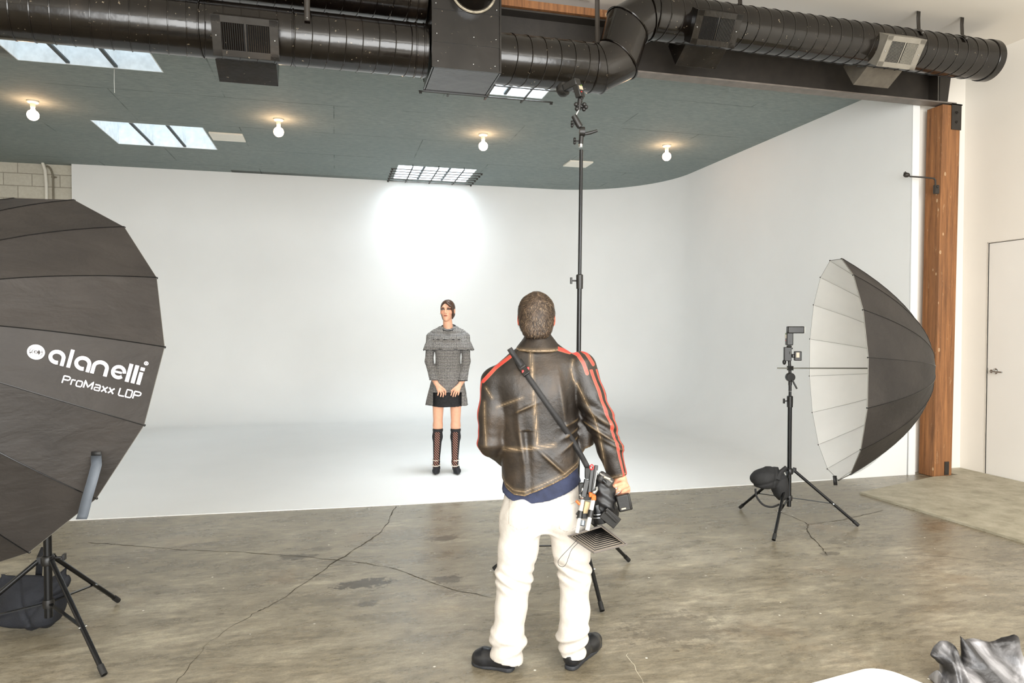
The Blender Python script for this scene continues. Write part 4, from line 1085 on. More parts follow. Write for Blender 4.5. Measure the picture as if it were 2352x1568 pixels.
def mat_leather():
    t = NT('worn_brown_leather'); v = t.co((1, 1, .6))
    n = t.noise(6, 8, .62, v, .25); f = t.noise(70, 6, .7)
    col = t.ramp(n, [(.3, srgb('171310')), (.5, srgb('241e19')), (.66, srgb('382d22')), (.84, srgb('5a4935'))])
    col = t.mix(t.mr(f, .64, .78, 0, .4), col, srgb('756450'))
    pat = t.n('ShaderNodeNewGeometry').outputs['Pointiness']
    col = t.mix(t.mr(pat, .515, .56, 0, .5), col, srgb('8b7350'))
    col = t.mix(t.math('MULTIPLY', t.mr(t.attr('seam'), .0030, .0012, 0, 1), t.mr(t.noise(60, 4), .36, .58, .12, .8), clamp=True), col, srgb('a58d70'))
    col = t.mix(t.mr(t.attr('seam'), .013, .004, 0, .22), col, srgb('7d6a50'))
    rn = t.mr(t.noise(28, 4), .3, .6, .7, 1)
    col = t.mix(t.mr(t.attr('stripe'), .0016, .0008, 0, .5), col, srgb('c08c68'))
    col = t.mix(t.math('MULTIPLY', t.mr(t.attr('stripe'), .0006, -.0006), rn), col, srgb('cc4038'))
    t.set(color=col, rough=t.mr(n, .3, .7, .34, .50), spec=.5)
    t.bump(t.math('ADD', t.math('MULTIPLY', t.noise(13, 5, .6, None, .15), .8), t.math('MULTIPLY', t.noise(220, 3), .08)), .45, .012); return t.m
m_leather = mat_leather()
lo, hi = (-.40, -.26, .74), (.46, .34, 1.60)
jacket = sdf_mesh('leather_jacket', [(f_jacket, lo, hi, .0055)], m_leather, man, {'stripe': jac_stripe, 'seam': jac_seam})
crows = [(m(1232, 803, 0)[2], m(1238, 0)[0], .02, .112, .098), (m(1232, 790, 0)[2], m(1237, 0)[0], .025, .092, .088), (m(1232, 778, 0)[2], m(1237, 0)[0], .03, .073, .078), (m(1232, 766, 0)[2], m(1236, 0)[0], .03, .058, .066)]
def f_collar(X, Y, Z):
    Zt = Z-.10*(Y-.02); d = loft(X, Y, Zt, srows(crows), 2.1); return np.maximum(d, -(d+.012))+.0015*fnoise(X, Y, Z, 40, 2)
sdf_mesh('jacket_collar', [(f_collar, (-.2, -.12, 1.44), (.15, .17, 1.62), .004)], m_leather, man, {'stripe': lambda X, Y, Z: X*0+9, 'seam': lambda X, Y, Z: np.abs(Z-.10*(Y-.02)-crows[0][0]-.008)})
srow = srows([mrow(1172, 1150, 1342, .130, .014), mrow(1130, 1152, 1340, .128, .014), mrow(1080, 1160, 1328, .118, .01), mrow(1040, 1165, 1318, .10, .01)])
shp = [mz(*p) for p in ((1140, 1125), (1152, 1140), (1168, 1152), (1190, 1158), (1215, 1159), (1260, 1152), (1300, 1138), (1335, 1120), (1360, 1108))]
def f_shirt(X, Y, Z):
    t = loft(X, Y, Z, srow, 2.25)+.003*fnoise(X, Y, Z, 30, 8); return np.maximum(t, np.interp(X, [p[0] for p in shp], [p[1] for p in shp])-Z)
m_shirt = M('navy_jersey', '2a3048', .85, 0, .25, 30, .5, 200)
sdf_mesh('shirt', [(f_shirt, (-.26, -.18, .72), (.24, .18, 1.05), .006)], m_shirt, man)
# trousers
prow = srows([mrow(1105, 1162, 1334, .110, .02), mrow(1135, 1159, 1338, .114, .02), mrow(1160, 1154, 1344, .118, .015), mrow(1190, 1152, 1348, .118, .01), mrow(1215, 1154, 1348, .10, .01)])
LLEG = [(m(1199, 1195), .098), (m(1190, 1262, .005), .090), (m(1181, 1322, .0), .080), (m(1172, 1400, -.01), .072), (m(1165, 1460, -.015), .076), (m(1161, 1570, -.02), .071)]
RLEG = [(m(1301, 1195), .098), (m(1312, 1262, .01), .085), (m(1320, 1322, .02), .072), (m(1319, 1400, .02), .066), (m(1315, 1455, .01), .064), (m(1315, 1560, .0), .056)]
def f_trous(X, Y, Z):
    p = loft(X, Y, Z, prow, 2.4)
    p = smin(p, ell(X, Y, Z, m(1205, 1185, -.06), (.075, .06, .085)), .03); p = smin(p, ell(X, Y, Z, m(1297, 1185, -.06), (.075, .06, .085)), .03)
    p = smax(p, -cap(X, Y, Z, m(1253, 1215, -.16), m(1254, 1160, -.15), .03, .02), .04)
    l = chain(X, Y, Z, LLEG, .03); r = chain(X, Y, Z, RLEG, .03)
    for i, (leg, cx) in enumerate(((l, -.16), (r, .13))):
        w = .005*fnoise(X, Y, Z, 20, 20+i, 3)
        kz = .43 if i == 0 else .46
        w = w+.006*np.sin((Z-kz+.5*(X-cx))*120)*np.exp(-((Z-kz)/.05)**2)
        w = w+.0075*np.sin((Z-.12-.35*(X-cx))*(105 if i else 80))*np.exp(-((Z-.11)/.055)**2)
        w = w-.007*np.exp(-((Z-.155-.3*(X-cx)*(1 if i else -1))/.014)**2)
        if i == 0: l = leg+w
        else: r = leg+w
    l = np.maximum(l, m(1162, 1509)[2]-.18*(X-m(1162, 1511)[0])-Z); r = np.maximum(r, m(1315, 1505)[2]-Z)
    legs = np.minimum(l, r); d = smin(p, legs, .03)
    return d+.002*fnoise(X, Y, Z, 34, 9)
def tr_seam(X, Y, Z):
    d = np.full(X.shape, 9.)
    for l in ([(1170, 1152), (1168, 1205), (1190, 1215), (1212, 1210), (1214, 1162)], [(1280, 1163), (1284, 1212), (1300, 1220), (1322, 1210), (1330, 1158)], [(1280, 1163), (1330, 1155)], [(1254, 1150), (1255, 1198)]):
        d = np.minimum(d, seg_d(X, Z, [mz(*p) for p in l]))
    return np.where(Y < .0, d, 9.)
t_ = NT('white_denim'); c_ = t_.ramp(t_.noise(9, 5, .6), [(.3, srgb('bab3aa')), (.6, srgb('d0cac2'))])
c_ = t_.mix(t_.mr(t_.attr('seam'), .0024, .001, 0, .45), c_, srgb('857464')); t_.set(color=c_, rough=.85); t_.bump(t_.math('ADD', t_.noise(26, 5, .6), t_.math('MULTIPLY', t_.noise(500, 2), .05)), .35, .01)
m_denim = t_.m
sdf_mesh('trousers', [(f_trous, (-.30, -.22, .02), (.28, .2, .86), .0062)], m_denim, man, {'seam': tr_seam})
# shoes
m_shoe = M('black_leather_shoe', '1b1c1f', .28, 0, .3, 18, .15, 60); m_sole = M('black_shoe_sole', '26282c', .6)
def shoe(heel, toe, name='shoe', lift=0.0, k=1.0):
    H = RZ @ (at(*heel, z=0)-MR); T = RZ @ (at(*toe, z=0)-MR); dv = (T-H); L = dv.length; u = dv/L
    ang = math.atan2(u.y, u.x); c, s = math.cos(ang), math.sin(ang)
    def loc(X, Y, Z): x, y = X-H.x, Y-H.y; return c*x+s*y, -s*x+c*y, Z
    def f(X, Y, Z):
        x, y, z = loc(X, Y, Z)
        d = chain(x, y, z, [((.036, 0, .050), .038*k), ((L*.38, 0, .048), .037*k), ((L*.68, -.002, .036), .044*k), ((L-.045, .002, .030), .036*k)], .03)
        d = smin(d, cap(x, y, z, (.045, 0, .06), (.052, 0, .135), .040*k, .043*k), .025); d = smax(d, .013-z, .006)
        return d+.0012*fnoise(X, Y, Z, 50, 2)
    def fs(X, Y, Z):
        x, y, z = loc(X, Y, Z); t = x/L
        w = np.interp(t, [0, .12, .35, .65, .85, 1], [.024, .033, .031, .043, .038, .018])*k
        d = np.abs(y)-w; d = smax(d, np.maximum(-x+.003, x-L+.006), .02); return smax(d, np.abs(z-.011)-.010, .005)
    x0, x1 = min(H.x, T.x)-.08, max(H.x, T.x)+.08; y0, y1 = min(H.y, T.y)-.08, max(H.y, T.y)+.08
    o = sdf_mesh(name, [(f, (x0, y0, -.01), (x1, y1, .2), .004)], m_shoe, man)
    sdf_mesh('sole', [(fs, (x0, y0, -.012), (x1, y1, .04), .004)], m_sole, o)
    return o
shoe((1182, 1541), (1082, 1521)); shoe((1305, 1541), (1376, 1474))
# skin body: one continuous figure (head, neck, torso, limbs, hands)
MW = m(1424, 1097, -.03)
kn = [m(1431, 1110, -.07), m(1437, 1115, -.06), m(1441, 1121, -.045), m(1441, 1127, -.03)]
mi_ = [m(1413, 1115, -.115), m(1422, 1124, -.105), m(1429, 1132, -.09), m(1434, 1138, -.06)]
ti_ = [m(1398, 1121, -.105), m(1411, 1131, -.10), m(1419, 1139, -.08), m(1424, 1146, -.055)]
th_ = [m(1420, 1106, -.045), m(1410, 1115, -.05), m(1401, 1124, -.055)]
def f_mhand(X, Y, Z):
    d = hand_sdf(X, Y, Z, MW, kn, ti_, mi_, th_, .017, .0098); return smin(d, cap(X, Y, Z, m(1414, 1078, -.02), MW, .030, .026), .015)
def f_mhead(X, Y, Z):
    # head looks away from the camera: mirror Y
    d, _ = head_sdf(X, -Y, Z, (HEADM[0], -HEADM[1], HEADM[2]-.008), .05, 1.07, False)
    return smin(d, cap(X, Y, Z, (HEADM[0], HEADM[1]-.015, HEADM[2]-.06), m(1238, 800, .02), .056, .062), .02)
def f_mbody(X, Y, Z):
    d = loft(X, Y, Z, [(r[0], r[1], r[2], r[3]-.018, r[4]-.018) for r in srows([mrow(1190, 1165, 1335, .10, .01), mrow(1110, 1160, 1325, .11, .01), mrow(1000, 1160, 1312, .10), mrow(900, 1150, 1315, .11), mrow(850, 1160, 1310, .10), mrow(815, 1180, 1290, .075, .02)])], 2.2)
    d = smin(d, chain(X, Y, Z, [(SHL, .052), (ELL_, .042)]), .03); d = smin(d, cap(X, Y, Z, ELL_, FWL, .040, .030), .02)
    d = smin(d, chain(X, Y, Z, [(SHR, .055), (MIR, .05), (ELR, .042), (WRR, .030)]), .03); d = smin(d, cap(X, Y, Z, WRR, MW, .030, .024), .01)
    for LG in (LLEG, RLEG): d = smin(d, chain(X, Y, Z, [(p, r*.72) for p, r in LG[:-1]]), .03)
    for LG in (LLEG, RLEG): d = smin(d, cap(X, Y, Z, LG[-2][0], (LG[-1][0][0], LG[-1][0][1], .11), LG[-2][1]*.6, .034), .02)
    d = smin(d, cap(X, Y, Z, m(1238, 800, .02), m(1238, 850, .0), .06, .06), .03)
    return d
def tint_man(X, Y, Z):
    x, y, z = (X-HEADM[0])/1.07, (-(Y-HEADM[1]))/1.07, (Z-HEADM[2]+.008)/1.07
    c = skin_tint(x, y, np.where(Z > 1.5, z, 9), 'd99a7c', 'b5705c', 'b98468', '4a3a2c', 'd98068')
    ear = (Z > 1.5) & (np.abs(x) > .070); c[ear] = np.array(srgb('e0745c')); return c
FL2 = [m(1175, 1085, .27), m(1185, 1088, .28), m(1195, 1090, .28), m(1203, 1092, .27)]
sdf_mesh('body', [(f_mbody, (-.38, -.2, .06), (.44, .34, 1.52), .011), (f_mhead, (-.19, -.13, 1.44), (.11, .2, 1.78), .0045), (f_mhand, (.27, -.19, .76), (.46, .05, .99), .0028)],
         mat_skin('skin_man', 'd99a7c', 'c98a70'), man, colors={'tint': tint_man})
def man_hair():
    rng = np.random.RandomState(4)
    def f(X, Y, Z):
        s = 1.07; c = (HEADM[0], HEADM[1], HEADM[2]-.008); x, y, z = (X-c[0])/s, -(Y-c[1])/s, (Z-c[2])/s
        d = ell(x, y, z, (0, .012, .022), (.081, .100, .096)); d = smin(d, ell(x, y, z, (0, .052, -.045), (.060, .045, .045)), .04)
        d = smax(d, -ell(x, y, z, (0, -.12, -.02), (.075, .085, .085)), .02)
        lowcut = -.082-z; d = np.maximum(d, lowcut); d = np.maximum(d, np.where(y < .015, -.0-z+.01*0, -1)*1.0)
        # clear the ears
        d = smax(d, -ell(np.abs(x), y, z, (.086, .004, -.006), (.014, .022, .034)), .006)
        return (d*s)+.0022*fnoise(X, Y, Z, 70, 3, 3)
    t = NT('greying_brown_hair'); n = t.noise(55, 5, .7, t.co((1, 1, .5)))
    col = t.ramp(n, [(.3, srgb('2a2019')), (.55, srgb('4d3d30')), (.75, srgb('6e5d4d'))])
    t.set(color=col, rough=.6); t.bump(n, .6, .01)
    h = sdf_mesh('hair', [(f, (-.16, -.12, 1.5), (.1, .2, 1.79), .004)], t.m, man)
    t2 = NT('hair_strands'); n2 = t2.n('ShaderNodeNewGeometry').outputs['Random Per Island']
    t2.set(color=t2.ramp(n2, [(0, srgb('1d1510')), (.5, srgb('3d3025')), (.85, srgb('64523f')), (1, srgb('8a765f'))]), rough=.5)
    vs = []; fs = []; c = V((HEADM[0], HEADM[1], HEADM[2]-.008)); cr = V((.01, -.09, .09))
    N = len(h.data.vertices); co = np.empty(N*3); h.data.vertices.foreach_get('co', co); co = co.reshape(-1, 3); no = np.array([v_.normal[:] for v_ in h.data.vertices])
    for ii in rng.randint(0, N, 7000):
        P0 = V(co[ii]); nrm = V(no[ii]); q = P0-c
        away = (q-cr)*5; fall = V((0, 0, -1))+V((away.x*.6, 0, 0))+V(rng.normal(size=3))*.30
        if q.z > .06: fall = V((q.x-cr.x, q.y-cr.y, -.02)).normalized()+V(rng.normal(size=3))*.4
        fall = (fall-nrm*fall.dot(nrm)).normalized(); L = rng.uniform(.010, .022)*(.75 if q.z < -.03 else 1)
        sd = nrm.cross(fall)*rng.uniform(.0007, .0013); P0 = P0-nrm*.001; o = len(vs)
        for k, pp in enumerate([P0, P0+fall*L*.5+nrm*.004, P0+fall*L+nrm*rng.uniform(.0, .004)]): w = (1, .8, .15)[k]; vs += [pp-sd*w, pp+sd*w]
        fs += [(o, o+1, o+3, o+2), (o+2, o+3, o+5, o+4)]
    b = MB(); b.add(vs, fs); so = b.build('hair_strands', t2.m, h, recalc=False, angle=180)
    so['kind'] = 'stuff'
man_hair()
# ------------------------------------------------------------------ the model
WD = 7.42
WR = cp(1027, 784, WD); WR.z = .012
wom = thing('person', 'woman in black and white tweed ruffle dress, lace knee socks and black heels', 'person', WR, -YAW)
def w(cx, cy, y=0.0):
    p = RZ @ (cp(940+cx/3.484, 660+cy/3.484, WD+y)-WR); return (p.x, p.y, p.z)
def wrow(cy, L, R, b, y=0.0):
    a = w(L, cy, y); c = w(R, cy, y); return (a[2], (a[0]+c[0])/2, y, (c[0]-a[0])/2, b)
HW = w(306, 186, .01)
WYAW = -.16
drows = srows([wrow(309, 238, 386, .070, .01), wrow(322, 222, 402, .074, .01), wrow(337, 192, 432, .080, .01), wrow(352, 172, 450, .086, .01), wrow(375, 172, 450, .09, .01), wrow(420, 185, 440, .10), wrow(490, 200, 420, .112), wrow(560, 210, 410, .102), wrow(640, 205, 415, .105), wrow(720, 185, 432, .115), wrow(800, 165, 450, .125), wrow(870, 150, 462, .132), wrow(938, 136, 470, .138)])
LS, LE, LWr = w(172, 395, .0), w(160, 590, .02), w(200, 735, -.07)
RS, RE, RW = w(450, 395, .0), w(455, 590, .02), w(428, 742, -.07)
def f_dress(X, Y, Z):
    d = loft(X, Y, Z, drows, 2.1)+.0025*fnoise(X, Y, Z, 18, 3)
    fl_ = np.clip((w(0, 700)[2]-Z)*4, 0, 1); d = d+.007*fl_*np.sin(np.arctan2(X, Y+.0)*9)
    for S, E, W_ in ((LS, LE, LWr), (RS, RE, RW)):
        a = chain(X, Y, Z, [(S, .050), (E, .046), (W_, .050)], .02)
        a = np.maximum(a, W_[2]-.004-Z); d = smin(d, a+.0015*fnoise(X, Y, Z, 40, 5), .012)
    # round neckline and the open front panel below the waist
    d = smax(d, -ell(X, Y, Z, w(314, 300, -.012), (.066, .085, .056)), .006)
    px0, px1, zt = w(196, 900)[0], w(422, 900)[0], w(300, 832)[2]
    d = np.maximum(d, -np.maximum(np.maximum(px0-X, X-px1), np.maximum(Y+.02, Z-zt)))
    return d
def mat_tweed():
    t = NT('black_white_tweed'); c = t.n('ShaderNodeTexCoord').outputs['Object']; s = t.n('ShaderNodeSeparateXYZ', {0: c})
    wv = t.math('SINE', t.math('ADD', t.math('MULTIPLY', s.outputs[2], 2*PI/.0125), t.math('MULTIPLY', t.noise(60, 2), 1.4)))
    wx = t.math('SINE', t.math('MULTIPLY', s.outputs[0], 2*PI/.009))
    k = t.math('ADD', wv, t.math('MULTIPLY', wx, .45)); k = t.math('ADD', k, t.math('MULTIPLY', t.math('SUBTRACT', t.noise(120, 3), .5), 2.2))
    t.set(color=t.ramp(t.mr(k, -1.2, 1.2), [(.40, srgb('17181b')), (.62, srgb('6f6c6a')), (.85, srgb('c2bdb8'))]), rough=.9); t.bump(t.mr(k, -1, 1), .4, .003); return t.m
m_tweed = mat_tweed(); m_fringe = M('black_white_fringe', '4b4a4a', .9, 0, .9, 90, .6, 150)
dress = sdf_mesh('tweed_dress', [(f_dress, (-.30, -.21, .72), (.30, .2, 1.64), .0062)], m_tweed, wom)
# ruffle tiers
def ruffle(z0, z1, r0, r1, freq, name, amp=.010, cx=0.0, seed=0, arms=True):
    b = MB(); N = 150; K = 6; vs = []; fs = []
    for j in range(N):
        a = 2*PI*j/N
        for i in range(K+1):
            t = i/K; z = z0+(z1-z0)*t; rx, ry = r0[0]+(r1[0]-r0[0])*t**.8, r0[1]+(r1[1]-r0[1])*t
            wv = amp*t*math.sin(a*freq+seed)+amp*.5*t*math.sin(a*freq*1.7+seed*2)
            e = 2/2.6; cs, sn = math.cos(a), math.sin(a)
            side = abs(cs)**3*(1.0 if arms else .0)
            zz = z+.004*math.sin(a*freq*2+seed)*t+side*.018*(1-t)-side*.012*t
            vs.append((cx+(abs(cs)**e)*(1 if cs > 0 else -1)*(rx+wv), (abs(sn)**e)*(1 if sn > 0 else -1)*(ry+wv), zz))
    for j in range(N):
        for i in range(K): fs.append((j*(K+1)+i, ((j+1) % N)*(K+1)+i, ((j+1) % N)*(K+1)+i+1, j*(K+1)+i+1))
    b.add(vs, fs); o = b.build(name, m_tweed, wom, angle=180, recalc=False); s = o.modifiers.new('s', 'SOLIDIFY'); s.thickness = .004
    e = MB(); e.tube([vs[j*(K+1)+K] for j in range(N)], .0042, 5, closed=True); e.build('frayed_edge', m_fringe, o)
    return o
cxw = (w(310, 450)[0])
ruffle(w(0, 372)[2], w(0, 492)[2], (.183, .080), (.272, .128), 7, 'shoulder_ruffle', .008, cxw, 1)
ruffle(w(0, 392)[2], w(0, 412)[2], (.186, .102), (.190, .112), 9, 'yoke_ruffle', .004, cxw, 3, False)
b = MB(); P = []
for k in range(40):
    a = 2*PI*k/40; P.append((w(314, 0)[0]+.078*math.cos(a), .0+.083*math.sin(a), w(0, 320)[2]+.034*math.sin(a)))
b.tube(P, .0095, 8, closed=True); b.build('neck_trim', m_fringe, wom)
for S in (LWr, RW):
    b = MB(); b.tube([(S[0]+.050*math.cos(a), S[1]+.050*math.sin(a), S[2]-.002) for a in [2*PI*k/24 for k in range(24)]], .005, 6, closed=True); b.build('cuff_trim', m_fringe, wom)
b = MB(); P = []
for k in range(60):
    a = 2*PI*k/60; P.append((w(303, 0)[0]+.222*math.cos(a), .136*math.sin(a), w(0, 936)[2]))
P = [p for p in P if not (abs(p[0]-w(309, 0)[0]) < .148 and p[1] < 0)]
k0 = max(range(len(P)), key=lambda i: (V(P[i])-V(P[i-1])).length); P = P[k0:]+P[:k0]
b.tube(P, .005, 6); b.build('hem_trim', m_fringe, wom)
urow = srows([wrow(700, 200, 415, .095), wrow(820, 190, 426, .118), wrow(948, 184, 426, .128)])
m_lace = M('black_lace', '17171a', .8, 0, .7, 60, .9, 120)
sdf_mesh('lace_underskirt', [(lambda X, Y, Z: loft(X, Y, Z, urow, 2.2)+.003*fnoise(X, Y, Z, 80, 2), (-.19, -.15, .70), (.19, .15, 1.05), .006)], m_lace, wom)
# skin body
LH, LK, LA = w(232, 930), w(229, 1105, .0), w(218, 1395, .01)
RH, RK, RA = w(372, 930), w(371, 1105, .0), w(366, 1395, .01)
KL = [w(250, 822, -.15), w(262, 818, -.145), w(240, 826, -.15), w(272, 812, -.135)]
def whand(side):
    if side < 0:
        wr = w(213, 762, -.10); kn = [w(282, 818, -.135), w(266, 826, -.145), w(248, 828, -.148), w(232, 824, -.142)]
        md = [w(290, 838, -.145), w(275, 850, -.152), w(256, 852, -.155), w(233, 846, -.148)]; tp = [w(290, 860, -.142), w(270, 874, -.150), w(250, 872, -.155), w(228, 862, -.15)]
        th = [w(236, 790, -.125), w(270, 806, -.145), w(292, 830, -.15)]
    else:
        wr = w(412, 768, -.10); kn = [w(352, 816, -.135), w(368, 826, -.145), w(384, 828, -.148), w(398, 822, -.142)]
        md = [w(341, 836, -.145), w(356, 850, -.152), w(374, 852, -.155), w(396, 844, -.148)]; tp = [w(334, 862, -.142), w(350, 872, -.150), w(368, 870, -.155), w(392, 860, -.15)]
        th = [w(394, 792, -.125), w(362, 806, -.145), w(336, 826, -.15)]
    return wr, kn, tp, md, th
def f_wbody(X, Y, Z):
    d = loft(X, Y, Z, [(r[0], r[1], r[2], max(.03, r[3]-.02), max(.03, r[4]-.02)) for r in srows([wrow(362, 250, 380, .060, .01), wrow(385, 215, 410, .07, .01), wrow(440, 205, 420, .095), wrow(560, 225, 395, .09), wrow(700, 205, 412, .10), wrow(840, 200, 415, .11), wrow(935, 205, 405, .10)])], 2.1)
    for H, K, A_ in ((LH, LK, LA), (RH, RK, RA)):
        calf = (K[0]*.5+A_[0]*.5, .018, K[2]*.68+A_[2]*.32)
        d = smin(d, chain(X, Y, Z, [(H, .062), (K, .048), ((calf[0], .014, calf[2]), .047), (A_, .031)], .03), .02)
    for S, E, W_ in ((LS, LE, LWr), (RS, RE, RW)): d = smin(d, chain(X, Y, Z, [(S, .040), (E, .034), (W_, .028)], .02), .02)
    nk = (HW[0]-.004, .012, HW[2]-.07)
    d = smin(d, cap(X, Y, Z, nk, (w(312, 0)[0], .012, w(0, 345)[2]), .038, .050), .02); d = smin(d, ell(X, Y, Z, (w(312, 0)[0], .012, w(0, 352)[2]), (.075, .05, .025)), .02)
    return d
def f_whead(X, Y, Z):
    d, _ = head_sdf(X, Y, Z, HW, WYAW, 1.0, True)
    return smin(d, cap(X, Y, Z, (HW[0]-.003, .02, HW[2]-.06), (HW[0]+.006, .012, HW[2]-.19), .046, .054), .012)
parts = [(f_wbody, (-.27, -.17, .10), (.27, .16, 1.63), .010), (f_whead, (HW[0]-.1, -.13, HW[2]-.20), (HW[0]+.1, .14, HW[2]+.135), .0028)]
for sd in (-1, 1):
    H_ = whand(sd); S = LWr if sd < 0 else RW
    def f_h(X, Y, Z, H_=H_, S=S): return smin(hand_sdf(X, Y, Z, *[H_[0], H_[1], H_[2], H_[3], H_[4]], .015, .0088), cap(X, Y, Z, S, H_[0], .030, .022), .012)
    xs = [p[0] for p in [*H_[1], *H_[2], H_[0], S]]; zs = [p[2] for p in [*H_[1], *H_[2], H_[0], S]]
    parts.append((f_h, (min(xs)-.05, -.20, min(zs)-.03), (max(xs)+.05, -.02, max(zs)+.04), .0035))
def tint_w(X, Y, Z):
    x0, y0, z = X-HW[0], Y-HW[1], Z-HW[2]; co, si = math.cos(WYAW), math.sin(WYAW); x, y = co*x0+si*y0, -si*x0+co*y0
    return skin_tint(x, y, np.where(Z > HW[2]-.12, z, 9), 'e0ab8e', 'a05a4c', '2c1c18', '4a2c20', 'd8836c')
sdf_mesh('body', parts, mat_skin('skin_woman', 'e0ab8e', 'd99b7e'), wom, colors={'tint': tint_w})
def f_whair(X, Y, Z):
    x0, y0, z = X-HW[0], Y-HW[1], Z-HW[2]; co, si = math.cos(WYAW), math.sin(WYAW); x, y = co*x0+si*y0, -si*x0+co*y0
    d = ell(x, y, z, (0, .018, .030), (.080, .098, .093)); d = smin(d, ell(x, y, z, (0, .05, -.045), (.066, .05, .055)), .04)
    d = smax(d, -ell(x, y, z, (-.006, -.115, -.014), (.060, .090, .104)), .006)
    d = smax(d, -ell(x, y, z, (-.085, -.03, -.03), (.03, .05, .04)), .004)
    d = smin(d, cap(x, y, z, (.012, -.070, .088), (.052, -.062, .050), .016, .014), .012)
    d = smin(d, cap(x, y, z, (.052, -.062, .050), (.070, -.040, .0), .014, .013), .008); d = smin(d, cap(x, y, z, (.070, -.040, .0), (.062, -.022, -.085), .013, .007), .006)
    d = smin(d, cap(x, y, z, (-.062, .01, -.04), (-.05, .0, -.095), .014, .006), .008)
    return d+.0003*np.sin(x*400+z*120)
t_ = NT('sleek_brown_hair'); n_ = t_.noise(60, 4, .6, t_.co((1, 1, .25))); t_.set(color=t_.ramp(n_, [(.3, srgb('2a1c15')), (.7, srgb('54392a'))]), rough=.32, spec=.6); t_.bump(n_, .3, .004)
sdf_mesh('hair', [(f_whair, (HW[0]-.12, -.13, HW[2]-.13), (HW[0]+.12, .16, HW[2]+.14), .0035)], t_.m, wom)
b = MB(); e = Matrix.Rotation(WYAW, 3, 'Z').transposed() @ V((-.0765, .006, -.034))
b.ball((HW[0]+e.x, HW[1]+e.y, HW[2]+e.z), .0065); b.build('earring', m_porcelain, wom)
def mat_sock():
    t = NT('lace_sock'); v = t.n('ShaderNodeTexCoord').outputs['Object']; s = t.n('ShaderNodeSeparateXYZ', {0: v})
    a = t.math('SINE', t.math('MULTIPLY', t.math('ADD', s.outputs[2], t.math('MULTIPLY', t.attr('side'), 1.1)), 2*PI/.026))
    band = t.mr(t.math('ABSOLUTE', t.attr('side')), .030, .024)
    k = t.math('MULTIPLY', t.mr(a, .25, .7), band, clamp=True)
    t.set(color=t.mix(k, srgb('1b181b'), srgb('b07a66')), rough=.8); t.bump(t.noise(200, 2), .3, .002); return t.m
m_sock = mat_sock(); m_pump = M('black_suede_pump', '1c1c20', .7, 0, .2, 40, .2, 200)
for sd, (K, A_, foot, toe) in enumerate(((LK, LA, (202, 1450), (238, 1500)), (RK, RA, (360, 1448), (395, 1492)))):
    ztop = w(0, 1128)[2]
    calf = (K[0]*.5+A_[0]*.5, .014, K[2]*.68+A_[2]*.32)
    def f_sock(X, Y, Z): return smin(np.maximum(chain(X, Y, Z, [((K[0], K[1], K[2]), .0545), (calf, .0505), (A_, .0345)], .03), Z-ztop), cap(X, Y, Z, A_, (A_[0]+(-.005 if sd == 0 else .008), -.06, .055), .034, .026), .02)
    cxk = (K[0]+A_[0])/2
    ob = sdf_mesh('lace_sock', [(f_sock, (A_[0]-.09, -.13, .02), (A_[0]+.1, .1, ztop+.02), .005)], m_sock, wom, {'side': lambda X, Y, Z, K=K, A_=A_: X-(A_[0]+(K[0]-A_[0])*(Z-A_[2])/(K[2]-A_[2]))})
    b = MB(); b.tube([(K[0]+.052*math.cos(a), K[1]+.052*math.sin(a), ztop-.014) for a in [2*PI*k/28 for k in range(28)]], .006, 6, closed=True)
    b.lathe([(.054, -.03), (.0555, -.028), (.0555, -.002), (.054, 0)], (K[0], K[1], ztop), n=28); b.build('sock_cuff', m_pump, ob)
    tx = (.004 if sd == 0 else .030)
    def f_shoe(X, Y, Z):
        d = chain(X, Y, Z, [((A_[0], .045, .062), .030), ((A_[0]+tx*.4, -.03, .045), .034), ((A_[0]+tx, -.10, .026), .034), ((A_[0]+tx*1.4, -.165, .014), .012)], .03)
        d = np.maximum(d, -cap(X, Y, Z, (A_[0]+tx*.3, -.0, .115), (A_[0]+tx*.8, -.075, .078), .034, .024)); return smax(d, .001-Z, .004)
    so = sdf_mesh('heeled_shoe', [(f_shoe, (A_[0]-.08, -.20, -.006), (A_[0]+.12, .11, .13), .0042)], m_pump, wom)
    b = MB(); b.tube([(A_[0], .06, .045), (A_[0], .066, .001)], [.014, .006], 10); b.build('heel', m_pump, so)
    for zz, rx_, ry_, yy in ((w(0, 1380)[2], .0400, .050, -.004), (w(0, 1418)[2], .0430, .072, -.024)):
        b = MB(); b.tube([(A_[0]+(-.002 if sd == 0 else .004)+rx_*math.cos(a), yy+ry_*math.sin(a), zz+.004*math.sin(a)) for a in [2*PI*k/28 for k in range(28)]], .0048, 6, closed=True); b.build('ankle_strap', m_porcelain, so)
